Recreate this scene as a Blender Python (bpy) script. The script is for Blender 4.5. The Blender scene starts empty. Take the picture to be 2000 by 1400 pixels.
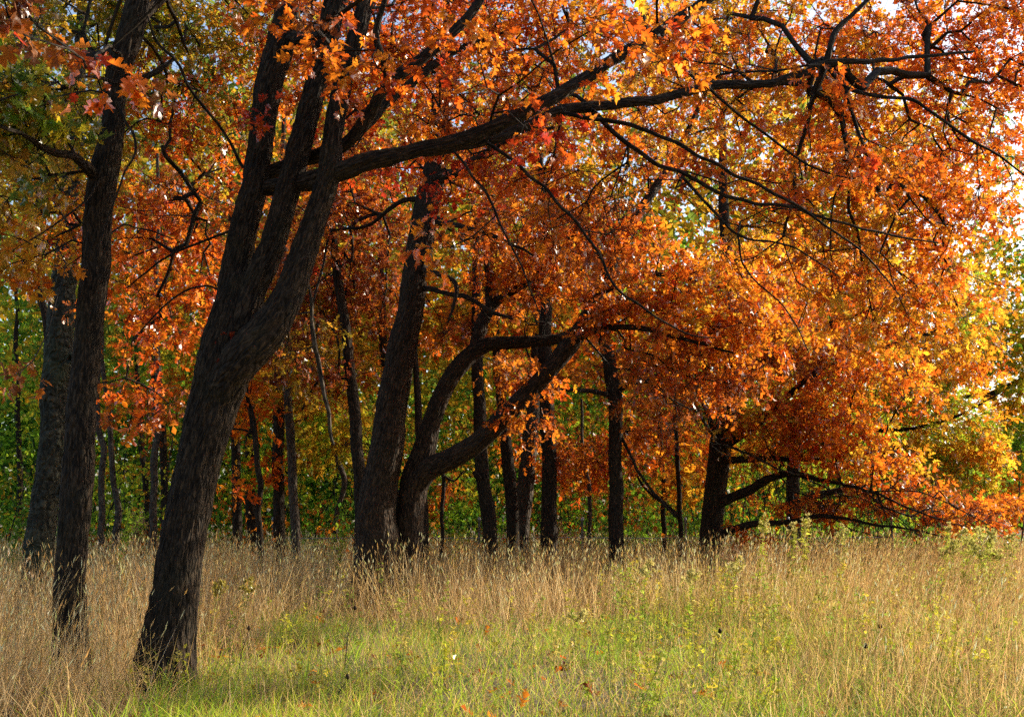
import bpy, math, random
import numpy as np
from mathutils import Vector, Matrix

rng = np.random.default_rng(7)
random.seed(7)
scene = bpy.context.scene
COL = scene.collection
R = math.radians

# ------------------------------------------------------------------ camera
CAM_H, PITCH, FPX = 1.6, R(8.2), 2144.0          # eye height, upward tilt, focal length in 2000-px-wide pixels
cam_d = bpy.data.cameras.new('camera')
cam_d.sensor_width = 36.0
cam_d.lens = 36.0 * FPX / 2000.0
cam_d.clip_end = 3000.0
cam = bpy.data.objects.new('camera', cam_d)
cam.location = (0, 0, CAM_H)
cam.rotation_euler = (math.pi / 2 + PITCH, 0, 0)
COL.objects.link(cam)
scene.camera = cam

# ------------------------------------------------------------------ sky and sun
SUN_AZ, SUN_EL = R(61), R(27)                     # azimuth to the right of the view axis (+Y), elevation
world = bpy.data.worlds.new('World')
scene.world = world
world.use_nodes = True
nt = world.node_tree
bg = nt.nodes['Background']
sky = nt.nodes.new('ShaderNodeTexSky')
sky.sky_type = 'NISHITA'
sky.sun_disc = False
sky.sun_elevation = SUN_EL
sky.sun_rotation = SUN_AZ
sky.air_density = 1.0
sky.dust_density = 2.6
sky.ozone_density = 1.0
nt.links.new(sky.outputs[0], bg.inputs['Color'])
bg.inputs['Strength'].default_value = 0.14
sun_d = bpy.data.lights.new('sun', 'SUN')
sun_d.energy = 5.0
sun_d.angle = R(0.5)
sun_d.color = (1.0, 0.88, 0.68)
sun = bpy.data.objects.new('sun', sun_d)
sv = Vector((math.sin(SUN_AZ) * math.cos(SUN_EL), math.cos(SUN_AZ) * math.cos(SUN_EL), math.sin(SUN_EL)))
sun.rotation_euler = sv.to_track_quat('Z', 'Y').to_euler()
sun.location = (30, 20, 30)
COL.objects.link(sun)

vs = scene.view_settings
vs.view_transform = 'Standard'
vs.look = 'None'
vs.exposure = 0.95
vs.gamma = 1.0
vs.use_curve_mapping = False
cy = scene.cycles
cy.max_bounces = 4
cy.diffuse_bounces = 3
cy.glossy_bounces = 2
cy.transmission_bounces = 4
cy.transparent_max_bounces = 4
cy.caustics_reflective = False
cy.caustics_refractive = False
cy.use_adaptive_sampling = True
cy.adaptive_threshold = 0.02
cy.sample_clamp_indirect = 4.0
cy.use_denoising = False                          # leaf and bark detail stays crisp; the little grain left is photographic


# ------------------------------------------------------------------ helpers
CP, SP = math.cos(PITCH), math.sin(PITCH)

def P(px, py, d):
    """the world point seen at photo pixel (px, py) at forward distance d metres (world Y); also metres per pixel there"""
    u, v = (px - 1000.0) / FPX, (700.0 - py) / FPX
    y, z = CP - v * SP, SP + v * CP
    t = d / y
    return np.array([u * t, d, CAM_H + z * t]), t / FPX

def project(pts):
    q = np.asarray(pts, float) - np.array([0, 0, CAM_H])
    zc = q[:, 1] * CP + q[:, 2] * SP
    yc = -q[:, 1] * SP + q[:, 2] * CP
    zs = np.maximum(zc, 0.05)
    return 1000 + FPX * q[:, 0] / zs, 700 - FPX * yc / zs, zc

def value_noise(u, v, seed=0, wrap=None):
    """smooth 2-D value noise in 0..1; wrap = period of u in whole cells"""
    iu, iv = np.floor(u).astype(np.int64), np.floor(v).astype(np.int64)
    fu, fv = u - iu, v - iv
    fu, fv = fu * fu * (3 - 2 * fu), fv * fv * (3 - 2 * fv)
    def h(a, b):
        if wrap: a = np.mod(a, wrap)
        x = (a * 374761393 + b * 668265263 + seed * 1442695041) & 0xFFFFFFFF
        x = ((x ^ (x >> 13)) * 1274126177) & 0xFFFFFFFF
        return ((x ^ (x >> 16)) & 0xFFFF) / 65535.0
    return (h(iu, iv) * (1 - fu) + h(iu + 1, iv) * fu) * (1 - fv) + (h(iu, iv + 1) * (1 - fu) + h(iu + 1, iv + 1) * fu) * fv

def make_mesh(name, V, F, col=None, uv=None, mat=None, smooth=False):
    V = np.ascontiguousarray(V, dtype=np.float32)
    F = np.ascontiguousarray(F, dtype=np.int32)
    me = bpy.data.meshes.new(name)
    k = F.shape[1]
    me.vertices.add(len(V)); me.vertices.foreach_set('co', V.ravel())
    me.loops.add(F.size); me.loops.foreach_set('vertex_index', F.ravel())
    me.polygons.add(len(F))
    me.polygons.foreach_set('loop_start', np.arange(0, F.size, k, dtype=np.int32))
    if smooth: me.polygons.foreach_set('use_smooth', np.ones(len(F), dtype=bool))
    if col is not None:
        a = me.color_attributes.new('col', 'FLOAT_COLOR', 'POINT')
        c = np.ones((len(V), 4), np.float32); c[:, :3] = col
        a.data.foreach_set('color', c.ravel())
    if uv is not None:
        l = me.uv_layers.new(name='UVMap')
        l.data.foreach_set('uv', np.ascontiguousarray(uv[F.ravel()], dtype=np.float32).ravel())
    if mat: me.materials.append(mat)
    me.update(calc_edges=True)
    return me

def link(name, me, parent=None, loc=None):
    o = bpy.data.objects.new(name, me)
    COL.objects.link(o)
    if parent is not None: o.parent = parent
    if loc is not None: o.location = loc
    return o

def tag(o, label=None, cat=None, group=None, kind=None):
    if label: o['label'] = label
    if cat: o['category'] = cat
    if group: o['group'] = group
    if kind: o['kind'] = kind
    return o

def unit(v):
    return v / np.maximum(np.linalg.norm(v, axis=-1, keepdims=True), 1e-9)

# ------------------------------------------------------------------ materials
def new_mat(name):
    m = bpy.data.materials.new(name); m.use_nodes = True
    n = m.node_tree; n.nodes.clear()
    return m, n, n.nodes.new('ShaderNodeOutputMaterial')

def leaf_material(name, trans=0.55, gloss=0.22, rough=0.33, dif=0.75, spots=.5):
    m, n, out = new_mat(name)
    L = n.links.new
    at = n.nodes.new('ShaderNodeAttribute'); at.attribute_name = 'col'
    tc = n.nodes.new('ShaderNodeTexCoord')
    nz = n.nodes.new('ShaderNodeTexNoise'); nz.inputs['Scale'].default_value = 26; nz.inputs['Detail'].default_value = 3
    L(tc.outputs['Object'], nz.inputs['Vector'])
    mr = n.nodes.new('ShaderNodeMapRange'); mr.inputs[1].default_value = .3; mr.inputs[2].default_value = .7
    mr.inputs[3].default_value = .72; mr.inputs[4].default_value = 1.15
    L(nz.outputs['Fac'], mr.inputs[0])
    mx = n.nodes.new('ShaderNodeVectorMath'); mx.operation = 'MULTIPLY'
    L(at.outputs['Color'], mx.inputs[0]); L(mr.outputs[0], mx.inputs[1])
    ns = n.nodes.new('ShaderNodeTexNoise'); ns.inputs['Scale'].default_value = 75; ns.inputs['Detail'].default_value = 2
    L(tc.outputs['Object'], ns.inputs['Vector'])
    sr = n.nodes.new('ShaderNodeMapRange'); sr.inputs[1].default_value = .60; sr.inputs[2].default_value = .70; sr.inputs[4].default_value = spots
    L(ns.outputs['Fac'], sr.inputs[0])
    sm = n.nodes.new('ShaderNodeMix'); sm.data_type = 'RGBA'; sm.inputs[7].default_value = (.16, .07, .022, 1)
    L(sr.outputs[0], sm.inputs[0]); L(mx.outputs[0], sm.inputs[6])
    df = n.nodes.new('ShaderNodeBsdfDiffuse')
    dm = n.nodes.new('ShaderNodeVectorMath'); dm.operation = 'SCALE'; dm.inputs['Scale'].default_value = dif
    L(sm.outputs[2], dm.inputs[0]); L(dm.outputs[0], df.inputs['Color'])
    tr = n.nodes.new('ShaderNodeBsdfTranslucent'); L(sm.outputs[2], tr.inputs['Color'])
    mi = n.nodes.new('ShaderNodeMixShader'); mi.inputs[0].default_value = trans
    L(df.outputs[0], mi.inputs[1]); L(tr.outputs[0], mi.inputs[2])
    gl = n.nodes.new('ShaderNodeBsdfGlossy'); gl.inputs['Roughness'].default_value = rough
    gl.inputs['Color'].default_value = (1, 1, 1, 1)
    fr = n.nodes.new('ShaderNodeLayerWeight'); fr.inputs['Blend'].default_value = .35
    fm = n.nodes.new('ShaderNodeMath'); fm.operation = 'MULTIPLY'; fm.inputs[1].default_value = gloss
    L(fr.outputs['Fresnel'], fm.inputs[0])
    m2 = n.nodes.new('ShaderNodeMixShader'); L(fm.outputs[0], m2.inputs[0])
    L(mi.outputs[0], m2.inputs[1]); L(gl.outputs[0], m2.inputs[2])
    L(m2.outputs[0], out.inputs['Surface'])
    return m

def bark_material(name, c_dark, c_light, c_moss, us=26.0, vs_=4.0, bump=0.02, moss=0.2, flake=0.0):
    m, n, out = new_mat(name)
    L = n.links.new
    uv = n.nodes.new('ShaderNodeUVMap'); uv.uv_map = 'UVMap'
    mp = n.nodes.new('ShaderNodeMapping'); mp.inputs['Scale'].default_value = (us, vs_, 1)
    L(uv.outputs[0], mp.inputs[0])
    n1 = n.nodes.new('ShaderNodeTexNoise'); n1.inputs['Scale'].default_value = 1.0; n1.inputs['Detail'].default_value = 5; n1.inputs['Distortion'].default_value = 1.2
    L(mp.outputs[0], n1.inputs['Vector'])
    vo = n.nodes.new('ShaderNodeTexVoronoi'); vo.feature = 'DISTANCE_TO_EDGE'; vo.inputs['Scale'].default_value = .8
    L(mp.outputs[0], vo.inputs['Vector'])
    hv = n.nodes.new('ShaderNodeMapRange'); hv.inputs[1].default_value = 0; hv.inputs[2].default_value = .3
    L(vo.outputs['Distance'], hv.inputs[0])
    hm = n.nodes.new('ShaderNodeMath'); hm.operation = 'ADD'
    L(n1.outputs['Fac'], hm.inputs[0]); L(hv.outputs[0], hm.inputs[1])
    cr = n.nodes.new('ShaderNodeValToRGB')
    cr.color_ramp.elements[0].position = .42; cr.color_ramp.elements[0].color = (*c_dark, 1)
    cr.color_ramp.elements[1].position = .74; cr.color_ramp.elements[1].color = (*c_light, 1)  # pale ridge tops: the bark's own lighter plates plus painted glints of lit ridges
    L(n1.outputs['Fac'], cr.inputs[0])
    n2 = n.nodes.new('ShaderNodeTexNoise'); n2.inputs['Scale'].default_value = 1.7; n2.inputs['Detail'].default_value = 6
    tc = n.nodes.new('ShaderNodeTexCoord'); L(tc.outputs['Object'], n2.inputs['Vector'])
    mr = n.nodes.new('ShaderNodeMapRange'); mr.inputs[1].default_value = .52; mr.inputs[2].default_value = .72; mr.inputs[4].default_value = moss
    L(n2.outputs['Fac'], mr.inputs[0])
    mx = n.nodes.new('ShaderNodeMix'); mx.data_type = 'RGBA'
    L(mr.outputs[0], mx.inputs[0]); L(cr.outputs[0], mx.inputs[6]); mx.inputs[7].default_value = (*c_moss, 1)
    bs = n.nodes.new('ShaderNodeBsdfPrincipled'); bs.inputs['Roughness'].default_value = .9
    bs.inputs['Specular IOR Level'].default_value = .25
    L(mx.outputs[2], bs.inputs['Base Color'])
    bp = n.nodes.new('ShaderNodeBump'); bp.inputs['Strength'].default_value = 1.0; bp.inputs['Distance'].default_value = bump
    L(hm.outputs[0], bp.inputs['Height']); L(bp.outputs[0], bs.inputs['Normal'])
    L(bs.outputs[0], out.inputs['Surface'])
    return m

M_LEAF = leaf_material('oak_leaf', .70, .13, .38, .80)
M_FARLEAF = leaf_material('far_leaf', .64, .02, .5, .9, .2)
M_GRASS = leaf_material('grass_blade', .46, .07, .4, .95, 0.0)
M_BARK = bark_material('oak_bark', (.010, .0062, .0036), (.085, .053, .029), (.038, .036, .016), 38, 8, .034, .3)
M_BARK2 = bark_material('oak_bark_warm', (.013, .0078, .0044), (.098, .058, .031), (.042, .036, .018), 38, 8, .034, .25)
M_FLAKE = bark_material('flaky_bark', (.014, .014, .009), (.075, .073, .050), (.045, .065, .032), 14, 9, .04, .5)
M_PALE = bark_material('grey_bark', (.035, .026, .020), (.15, .118, .085), (.08, .08, .05), 22, 7, .03, .2)
M_TWIG = bark_material('twig_bark', (.012, .009, .006), (.042, .031, .022), (.03, .03, .02), 60, 10, .003, .1)

M_STEM = bark_material('green_stem', (.12, .13, .03), (.26, .24, .06), (.2, .2, .05), 30, 5, .001, .2)

# ------------------------------------------------------------------ palettes (leaf colour, linear)
PAL = {
    'orange': [(.80, .18, .014), (.84, .25, .018), (.70, .13, .012), (.84, .31, .02)],
    'redorange': [(.80, .20, .014), (.74, .13, .012), (.84, .28, .018), (.62, .10, .014)],
    'red': [(.55, .05, .012), (.66, .07, .012), (.42, .04, .018), (.72, .14, .012)],
    'gold': [(.86, .40, .024), (.84, .31, .018), (.80, .48, .035), (.66, .40, .03)],
    'olive': [(.40, .34, .025), (.26, .29, .03), (.55, .40, .025), (.16, .24, .035), (.60, .32, .02)],
    'brown': [(.26, .075, .018), (.18, .055, .02), (.34, .10, .016), (.50, .15, .016)],  # brown leaves, darkened further as painted shade for the near hanging cluster
    'rust': [(.56, .16, .016), (.44, .11, .018), (.66, .22, .02), (.33, .08, .02)],
    'maroon': [(.38, .085, .022), (.28, .06, .026), (.46, .11, .02), (.56, .16, .02)],
    'green': [(.16, .36, .025), (.26, .48, .03), (.08, .20, .025), (.38, .52, .035), (.10, .26, .03)],
    'yellowgreen': [(.50, .54, .03), (.36, .50, .03), (.66, .56, .03), (.24, .42, .03)],
    'ochre': [(.60, .32, .025), (.50, .24, .02), (.66, .42, .03), (.40, .30, .03)],
}

# ------------------------------------------------------------------ leaf templates (length 1 along +Y, normal +Z)
def oak_leaf(lod, curl=0.18, fold=0.25, seed=0):
    g = np.random.default_rng(100 + seed)
    if lod == 0:
        mid = [0, .14, .30, .47, .62, .78, 1.0]
        # one side: root, three lobes with two points each, sinuses, tip lobe
        side = [(.03, .10), (.20, .16), (.25, .30), (.075, .33), (.30, .40), (.40, .58), (.33, .60), (.085, .58), (.22, .70), (.27, .84), (.06, .82), (0.0, 1.0)]
        V, F = [], []
        V += [(0, y, 0) for y in mid]; nm = len(mid)
        for s in (-1, 1):
            b = len(V)
            for (x, y) in side[:-1]:
                V.append((s * x * g.uniform(.88, 1.12), y + g.uniform(-.015, .015), 0))
            t = [(0, b, 1), (1, b, b + 3), (b, b + 1, b + 2), (b, b + 2, b + 3), (1, b + 3, 2), (2, b + 3, b + 4), (2, b + 4, b + 7),
                 (b + 4, b + 5, b + 6), (b + 4, b + 6, b + 7), (2, b + 7, 3), (3, b + 7, 4), (4, b + 7, b + 8), (4, b + 8, b + 10), (b + 8, b + 9, b + 10), (4, b + 10, 5), (5, b + 10, 6)]
            for q in t: F.append(q if s > 0 else q[::-1])
    elif lod == 1:
        V = [(0, 0, 0), (0, .22, 0), (0, .48, 0), (0, .72, 0), (0, 1, 0)]
        F = []
        for s in (-1, 1):
            b = len(V)
            V += [(s * .24, .26, 0), (s * .38, .56, 0), (s * .24, .84, 0), (s * .09, .44, 0)]
            for q in [(0, b, 1), (1, b + 1, 2), (2, b + 2, 3), (3, b + 2, 4), (1, b, b + 3), (2, b + 3, b + 1)][:4]:
                F.append(q if s > 0 else q[::-1])
    elif lod == 3:
        V = [(0, 0, 0), (.33, .55, 0), (0, 1, 0), (-.30, .40, 0)]
        F = [(0, 1, 2), (0, 2, 3)]
    else:
        V = [(0, 0, 0), (.36, .42, 0), (0, 1, 0), (-.36, .5, 0), (.06, .42, 0), (-.05, .7, 0)]
        F = [(0, 1, 4), (4, 1, 2), (0, 4, 3), (3, 5, 2)]
    V = np.array(V, float)
    V[:, 2] += fold * np.abs(V[:, 0]) - curl * V[:, 1] ** 2 + .05 * np.sin(V[:, 1] * 9 + seed) * np.sign(V[:, 0])
    return V, np.array(F, np.int32)

LEAFT = {l: [oak_leaf(l, c, f, i) for i, (c, f) in enumerate(((.16, .22), (.38, .45), (.05, .12), (.75, .35), (-.15, .7)))] for l in (0, 1, 2, 3)}

def frames(axis, up):
    y = unit(axis)
    x = unit(np.cross(y, up))
    z = np.cross(x, y)
    return x, y, z

def leaves_to_mesh(name, L, lod, mat):
    """L: dict of arrays pos, axis, up, size, col -> one mesh"""
    n = len(L['pos'])
    var = np.arange(n) % len(LEAFT[lod])
    Vs, Fs, Cs, off = [], [], [], 0
    for v in range(len(LEAFT[lod])):
        idx = np.nonzero(var == v)[0]
        if not len(idx): continue
        T, F = LEAFT[lod][v]
        x, y, z = frames(L['axis'][idx], L['up'][idx])
        s = L['size'][idx][:, None, None]
        V = L['pos'][idx][:, None, :] + s * (T[None, :, 0:1] * x[:, None, :] + T[None, :, 1:2] * y[:, None, :] + T[None, :, 2:3] * z[:, None, :])
        m, k = len(idx), len(T)
        Vs.append(V.reshape(-1, 3))
        Fs.append((F[None] + (np.arange(m) * k)[:, None, None] + off).reshape(-1, 3))
        Cs.append(np.repeat(L['col'][idx], k, axis=0))
        off += m * k
    return make_mesh(name, np.concatenate(Vs), np.concatenate(Fs), np.concatenate(Cs), None, mat)

# ------------------------------------------------------------------ tubes
def resample(pts, rad, step):
    """Catmull-Rom through pts with radii, about one sample every step metres"""
    pts = np.asarray(pts, float); rad = np.asarray(rad, float)
    n = len(pts)
    if n == 2: pts = np.array([pts[0], (pts[0] + pts[1]) / 2, pts[1]]); rad = np.array([rad[0], rad.mean(), rad[1]]); n = 3
    A = np.vstack([2 * pts[0] - pts[1], pts, 2 * pts[-1] - pts[-2]])
    ra = np.concatenate([[rad[0]], rad, [rad[-1]]])
    out, ro = [], []
    for i in range(1, n):
        p0, p1, p2, p3 = A[i - 1], A[i], A[i + 1], A[i + 2]
        k = max(1, int(round(np.linalg.norm(p2 - p1) / step)))
        t = (np.arange(k) / k)[:, None]
        out.append(.5 * ((2 * p1) + (-p0 + p2) * t + (2 * p0 - 5 * p1 + 4 * p2 - p3) * t ** 2 + (-p0 + 3 * p1 - 3 * p2 + p3) * t ** 3))
        t = t[:, 0]; tt = t * t * (3 - 2 * t) * .35 + t * .65
        ro.append(ra[i] * (1 - tt) + ra[i + 1] * tt)
    out.append(pts[-1:]); ro.append(rad[-1:])
    return np.concatenate(out), np.concatenate(ro)

def transport(path):
    T = np.gradient(path, axis=0); T = unit(T)
    N = np.zeros_like(T)
    a = np.array([0, 1.0, 0]) if abs(T[0][1]) < .8 else np.array([0, 0, 1.0])
    N[0] = unit(a - T[0] * a.dot(T[0]))
    for i in range(1, len(T)):
        v = N[i - 1] - T[i] * N[i - 1].dot(T[i])
        N[i] = v / max(np.linalg.norm(v), 1e-9)
    return T, N, np.cross(T, N)

def bark_tube(name, path, rad, sides, mat, amp=.012, seed=0, flare=0.0, fu=.048, fv=.20, flake=False):
    """a trunk or limb with furrowed bark as real relief; seam away from the camera"""
    T, N, B = transport(path)
    n = len(path)
    s = np.concatenate([[0], np.cumsum(np.linalg.norm(np.diff(path, axis=0), axis=1))])
    th = np.arange(sides + 1) / sides * 2 * math.pi
    circ = 2 * math.pi * rad.mean()
    cells = max(6, int(circ / fu))
    U = (th / (2 * math.pi) * cells)[None, :].repeat(n, 0)
    S = s[:, None].repeat(sides + 1, 1)
    wob = (value_noise(U * .35, S / .5, seed + 5, None) - .5) * 0
    n1 = value_noise(U + 1.3 * (value_noise(U / 2 * 1.0, S / .3, seed + 9, max(1, cells // 2)) - .5) * 2, S / fv, seed, cells)
    n2 = value_noise(U * 2, S / (fv * .45), seed + 3, cells * 2)
    ridge = 1 - np.abs(2 * n1 - 1) ** .8
    h = (ridge * .7 + n2 * .45)
    if flake: h = np.round(n1 * 3) / 3 * .8 + n2 * .5
    big = value_noise(U * (4.0 / cells), S / .45, seed + 11, 4) - .5
    r = rad[:, None] * (1 + .10 * big) + amp * (h - .88) * np.minimum(1, rad[:, None] / .10)
    if flare > 0:
        g = np.exp(-S / .28)
        r = r + rad[:, None] * flare * g * (.75 + .9 * (value_noise(U * (5.0 / cells), S * 0 + .3, seed + 21, 5) - .3))
    r[:, -1] = r[:, 0]
    V = path[:, None, :] + r[:, :, None] * (np.cos(th)[None, :, None] * N[:, None, :] + np.sin(th)[None, :, None] * B[:, None, :])
    uv = np.stack([np.broadcast_to(th / (2 * math.pi) * circ, (n, sides + 1)), S], -1)
    k = sides + 1
    i, j = np.meshgrid(np.arange(n - 1), np.arange(sides), indexing='ij')
    a = (i * k + j).ravel()
    F = np.stack([a, a + 1, a + k + 1, a + k], 1)
    Vf = V.reshape(-1, 3)
    # end cap: a fan of quads onto a centre point pulled out a little
    c = path[-1] + T[-1] * rad[-1] * .5
    Vf = np.vstack([Vf, c[None]]); uvf = np.vstack([uv.reshape(-1, 2), [[0, s[-1] + .1]]])
    b = (n - 1) * k
    cap = np.array([[b + q, b + (q + 1), b + min(q + 2, sides), len(Vf) - 1] for q in range(0, sides - 1, 2)], np.int32)
    F = np.vstack([F, cap])
    return make_mesh(name, Vf, F, None, uvf, mat, True)

def thin_tubes(name, segs, mat, sides=4):
    """segs: list of (A, B, ra, rb) arrays joined into one mesh of short tapered tubes"""
    A = np.array([q[0] for q in segs]); Bp = np.array([q[1] for q in segs])
    ra = np.array([q[2] for q in segs]); rb = np.array([q[3] for q in segs])
    d = Bp - A; ln = np.linalg.norm(d, axis=1); d = unit(d)
    ref = np.where(np.abs(d[:, 2:3]) < .9, np.array([[0, 0, 1.0]]), np.array([[1.0, 0, 0]]))
    x = unit(np.cross(d, ref)); y = np.cross(d, x)
    th = np.arange(sides) / sides * 2 * math.pi
    o = np.cos(th)[None, :, None] * x[:, None] + np.sin(th)[None, :, None] * y[:, None]
    V = np.concatenate([A[:, None] + o * ra[:, None, None], (Bp + d * (rb * .4)[:, None])[:, None] + o * rb[:, None, None]], 1)
    n = len(segs)
    F = np.array([[k, (k + 1) % sides, sides + (k + 1) % sides, sides + k] for k in range(sides)])
    F = (F[None] + (np.arange(n) * 2 * sides)[:, None, None]).reshape(-1, 4)
    uv = np.zeros((n, 2 * sides, 2)); uv[:, :sides, 0] = uv[:, sides:, 0] = np.arange(sides) / sides * .1
    uv[:, sides:, 1] = ln[:, None]; uv += rng.uniform(0, 5, (n, 1, 2))
    return make_mesh(name, V.reshape(-1, 3), F, None, uv.reshape(-1, 2), mat, True)

# ------------------------------------------------------------------ trees
LEAF_MESH = {}
def leaf_mesh(col, var, lod=0):
    key = (tuple(np.round(np.array(col) * 12).astype(int)), var)
    if key not in LEAF_MESH:
        T, F = LEAFT[lod][var]
        c = np.maximum(np.array(key[0]) / 12.0, .012)
        LEAF_MESH[key] = make_mesh('leaf', T, F, np.repeat(np.array([col]), len(T), 0), None, M_LEAF)
    return LEAF_MESH[key]

class Tree:
    def __init__(self, name, label, foot, depth, cat='tree', group=None, bark=None, lod=1, leaf=.16, sides=20, amp=.01, seed=1):
        self.base = P(foot[0], foot[1], depth)[0]; self.base[2] = 0.0
        self.root = bpy.data.objects.new(name, None); COL.objects.link(self.root)
        self.root.location = self.base
        self.root.empty_display_size = .3
        tag(self.root, label, cat, group)
        self.depth, self.bark, self.lod, self.leaf = depth, bark or M_BARK, lod, leaf
        self.sides, self.amp, self.seed = sides, amp, seed
        self.nodes, self.plen = [], []
        self.segs = []
        self.tips = []

    def part(self, name, me):
        o = link(name, me, self.root); o.location = -self.base     # meshes are in world metres, the root stands at the foot
        return o

    def limb(self, name, pts, depth=None, sides=None, flare=0.0, grow=True, step=None, mat=None, ground=False, grow_from=0.0, amp=None, flake=False):
        """pts: (px, py, width px [, depth])"""
        C, W = [], []
        for p in pts:
            d = p[3] if len(p) > 3 else (depth or self.depth)
            c, mpp = P(p[0], p[1], d); C.append(c); W.append(p[2] * .5 * mpp * (.72 if name == 'branch' else 1.0))
        if ground:                                                  # run the trunk down into the soil
            C[0] = C[0].copy(); C[0][2] = -.08
        self.seed += 1
        sides = sides or self.sides
        step = step or max(.03, self.depth * .0045)
        path, rad = resample(C, W, step)
        jit = (value_noise(np.arange(len(path)) * step / .6, np.zeros(len(path)), self.seed * 7) - .5)[:, None] * np.array([[1, .3, .6]])
        path = path + jit * (rad[:, None] * .25 if rad.mean() > .08 else .05 + rad[:, None] * .6)
        if rad.mean() < .08:                                        # crooked where side twigs leave
            kk = (value_noise(np.arange(len(path)) * step / .22, np.zeros(len(path)) + .5, self.seed * 7 + 3) - .5)[:, None] * np.array([[.5, .5, 1.0]])
            path = path + kk * .055 * np.minimum(1, np.arange(len(path)) / 6.0)[:, None]
        me = bark_tube(name, path, rad, sides, mat or self.bark, amp if amp is not None else self.amp, self.seed, flare, flake=flake)
        o = self.part(name, me)
        if grow:
            k = max(1, int(.12 / step)); q = path[int(len(path) * grow_from)::k]
            s = np.arange(len(q)) * .12
            for a, b in zip(q, s): self.nodes.append(a); self.plen.append(b)
        return o

    def pads(self, specs):
        """specs: (px, py, depth, rx, ry, rz, sprays, palette [, second palette, share]); radii in metres"""
        for sp in specs:
            c = P(sp[0], sp[1], sp[2])[0]
            n = sp[6]
            v = unit(rng.normal(size=(n, 3))) * (rng.uniform(0, 1, (n, 1)) ** (1 / 2.6))
            q = c + v * np.array(sp[3:6])
            for x in q:
                pal = sp[7]
                if len(sp) > 8 and rng.uniform() < sp[9]: pal = sp[8]
                if x[2] > .35: self.tips.append((x, pal))

    def crown(self, per=15, bf=.30, spread=.30, droop=.35, singles=0, tipr=.0028, hang=0.0, near_first=True, lod=None, bare=0.0, twig=.6):
        lod = self.lod if lod is None else lod
        nodes = [np.array(x) for x in self.nodes]; n0 = len(nodes)
        S = np.array([t[0] for t in self.tips]); pals = [t[1] for t in self.tips]
        N = np.empty((n0 + len(S) * 14, 3)); N[:n0] = nodes
        PL = np.zeros(len(N)); PL[:n0] = self.plen
        PA = -np.ones(len(N), int); n = n0
        d0 = np.array([np.min(np.sum((N[:n0] - s) ** 2, 1)) for s in S])
        tip_node = np.zeros(len(S), int)
        for i in np.argsort(d0):
            d = np.sqrt(np.sum((N[:n] - S[i]) ** 2, 1))
            j = int(np.argmin(d + bf * PL[:n]))
            k = int(min(9, max(1, round(d[j] / (.28 if lod == 0 else .42)))))
            a, b = N[j], S[i]
            perp = rng.normal(size=3) * d[j] * .06
            last = j
            for q in range(1, k + 1):
                t = q / k
                x = a + (b - a) * t + (perp + np.array([0, 0, d[j] * .07])) * math.sin(math.pi * t) + (rng.normal(size=3) * .015 if q < k else 0)
                N[n] = x; PA[n] = last; PL[n] = PL[last] + np.linalg.norm(x - N[last]); last = n; n += 1
            tip_node[i] = last
        cnt = np.zeros(n); cnt[tip_node] = 1
        for q in range(n - 1, n0 - 1, -1):
            if cnt[q] == 0: cnt[q] = .5
            if PA[q] >= n0: cnt[PA[q]] += cnt[q]
        rad = tipr * np.maximum(cnt, 1) ** .46
        segs = []
        for q in range(n0, n):
            p = PA[q]
            rp = rad[q] * 1.08 if p < n0 else min(rad[p], rad[q] * 1.5)
            segs.append((N[p], N[q], rp, rad[q]))
        # short bare side twigs
        for q in range(n0, n):
            if rng.uniform() < (twig if lod < 2 else .06):
                a = N[q]; d = unit(N[q] - N[PA[q]]); e = unit(d * .6 + rng.normal(size=3)); ln = rng.uniform(.12, .60)
                m1 = a + e * ln * .5; m2 = m1 + unit(e + rng.normal(size=3) * .4) * ln * .5
                segs += [(a, m1, tipr * .95, tipr * .75), (m1, m2, tipr * .75, tipr * .45)]
        # twiglets and leaves at each tip
        pos, ax, up, sz, co = [], [], [], [], []
        gdir = np.array([0, 0, -1.0])
        for i, s in enumerate(S):
            if rng.uniform() < bare: continue
            q = tip_node[i]; d = unit(N[q] - N[PA[q]])
            if pals[i] == 'bare':
                for w in range(4):
                    e = unit(unit(N[q] - N[PA[q]]) + rng.normal(size=3) * .7); ln = rng.uniform(.2, .7)
                    m1 = N[q] + e * ln * .5; m2 = m1 + unit(e + rng.normal(size=3) * .35 + gdir * .2) * ln * .5
                    segs += [(N[q], m1, tipr * .9, tipr * .7), (m1, m2, tipr * .7, tipr * .4)]
                continue
            pal = PAL[pals[i]]; base = np.array(pal[rng.integers(len(pal))])
            nt_ = 3
            for w in range(nt_):
                e = unit(d * .7 + rng.normal(size=3) * np.array([.75, .75, .45]) + gdir * (.12 + hang))
                ln = spread * rng.uniform(.6, 1.25)
                A_ = N[q]; Bq = A_ + e * ln + gdir * ln * .15
                segs.append((A_, Bq, tipr * .8, tipr * .5))
                m = max(2, int(per / nt_ + rng.uniform(-.5, 1)))
                t = rng.uniform(.25, 1.05, m)[:, None]
                pp = A_ + (Bq - A_) * t
                a2 = unit(e * .55 + rng.normal(size=(m, 3)) * .75 + gdir * (droop + hang) )
                u2 = unit(rng.normal(size=(m, 3)) * .75 + np.array([0, 0, .9]))
                pos.append(pp + a2 * .02); ax.append(a2); up.append(u2)
                sz.append(self.leaf * rng.uniform(.5, 1.3, m))
                alt = np.array(pal)[rng.integers(len(pal), size=m)]
                mixf = (rng.uniform(size=(m, 1)) < .4)
                c = np.where(mixf, alt, base[None]) * rng.uniform(.78, 1.18, (m, 1))
                co.append(np.minimum(c, .92))
        me = thin_tubes('branches', segs, M_TWIG, 3)
        tag(self.part('branches', me), kind='stuff')
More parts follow.
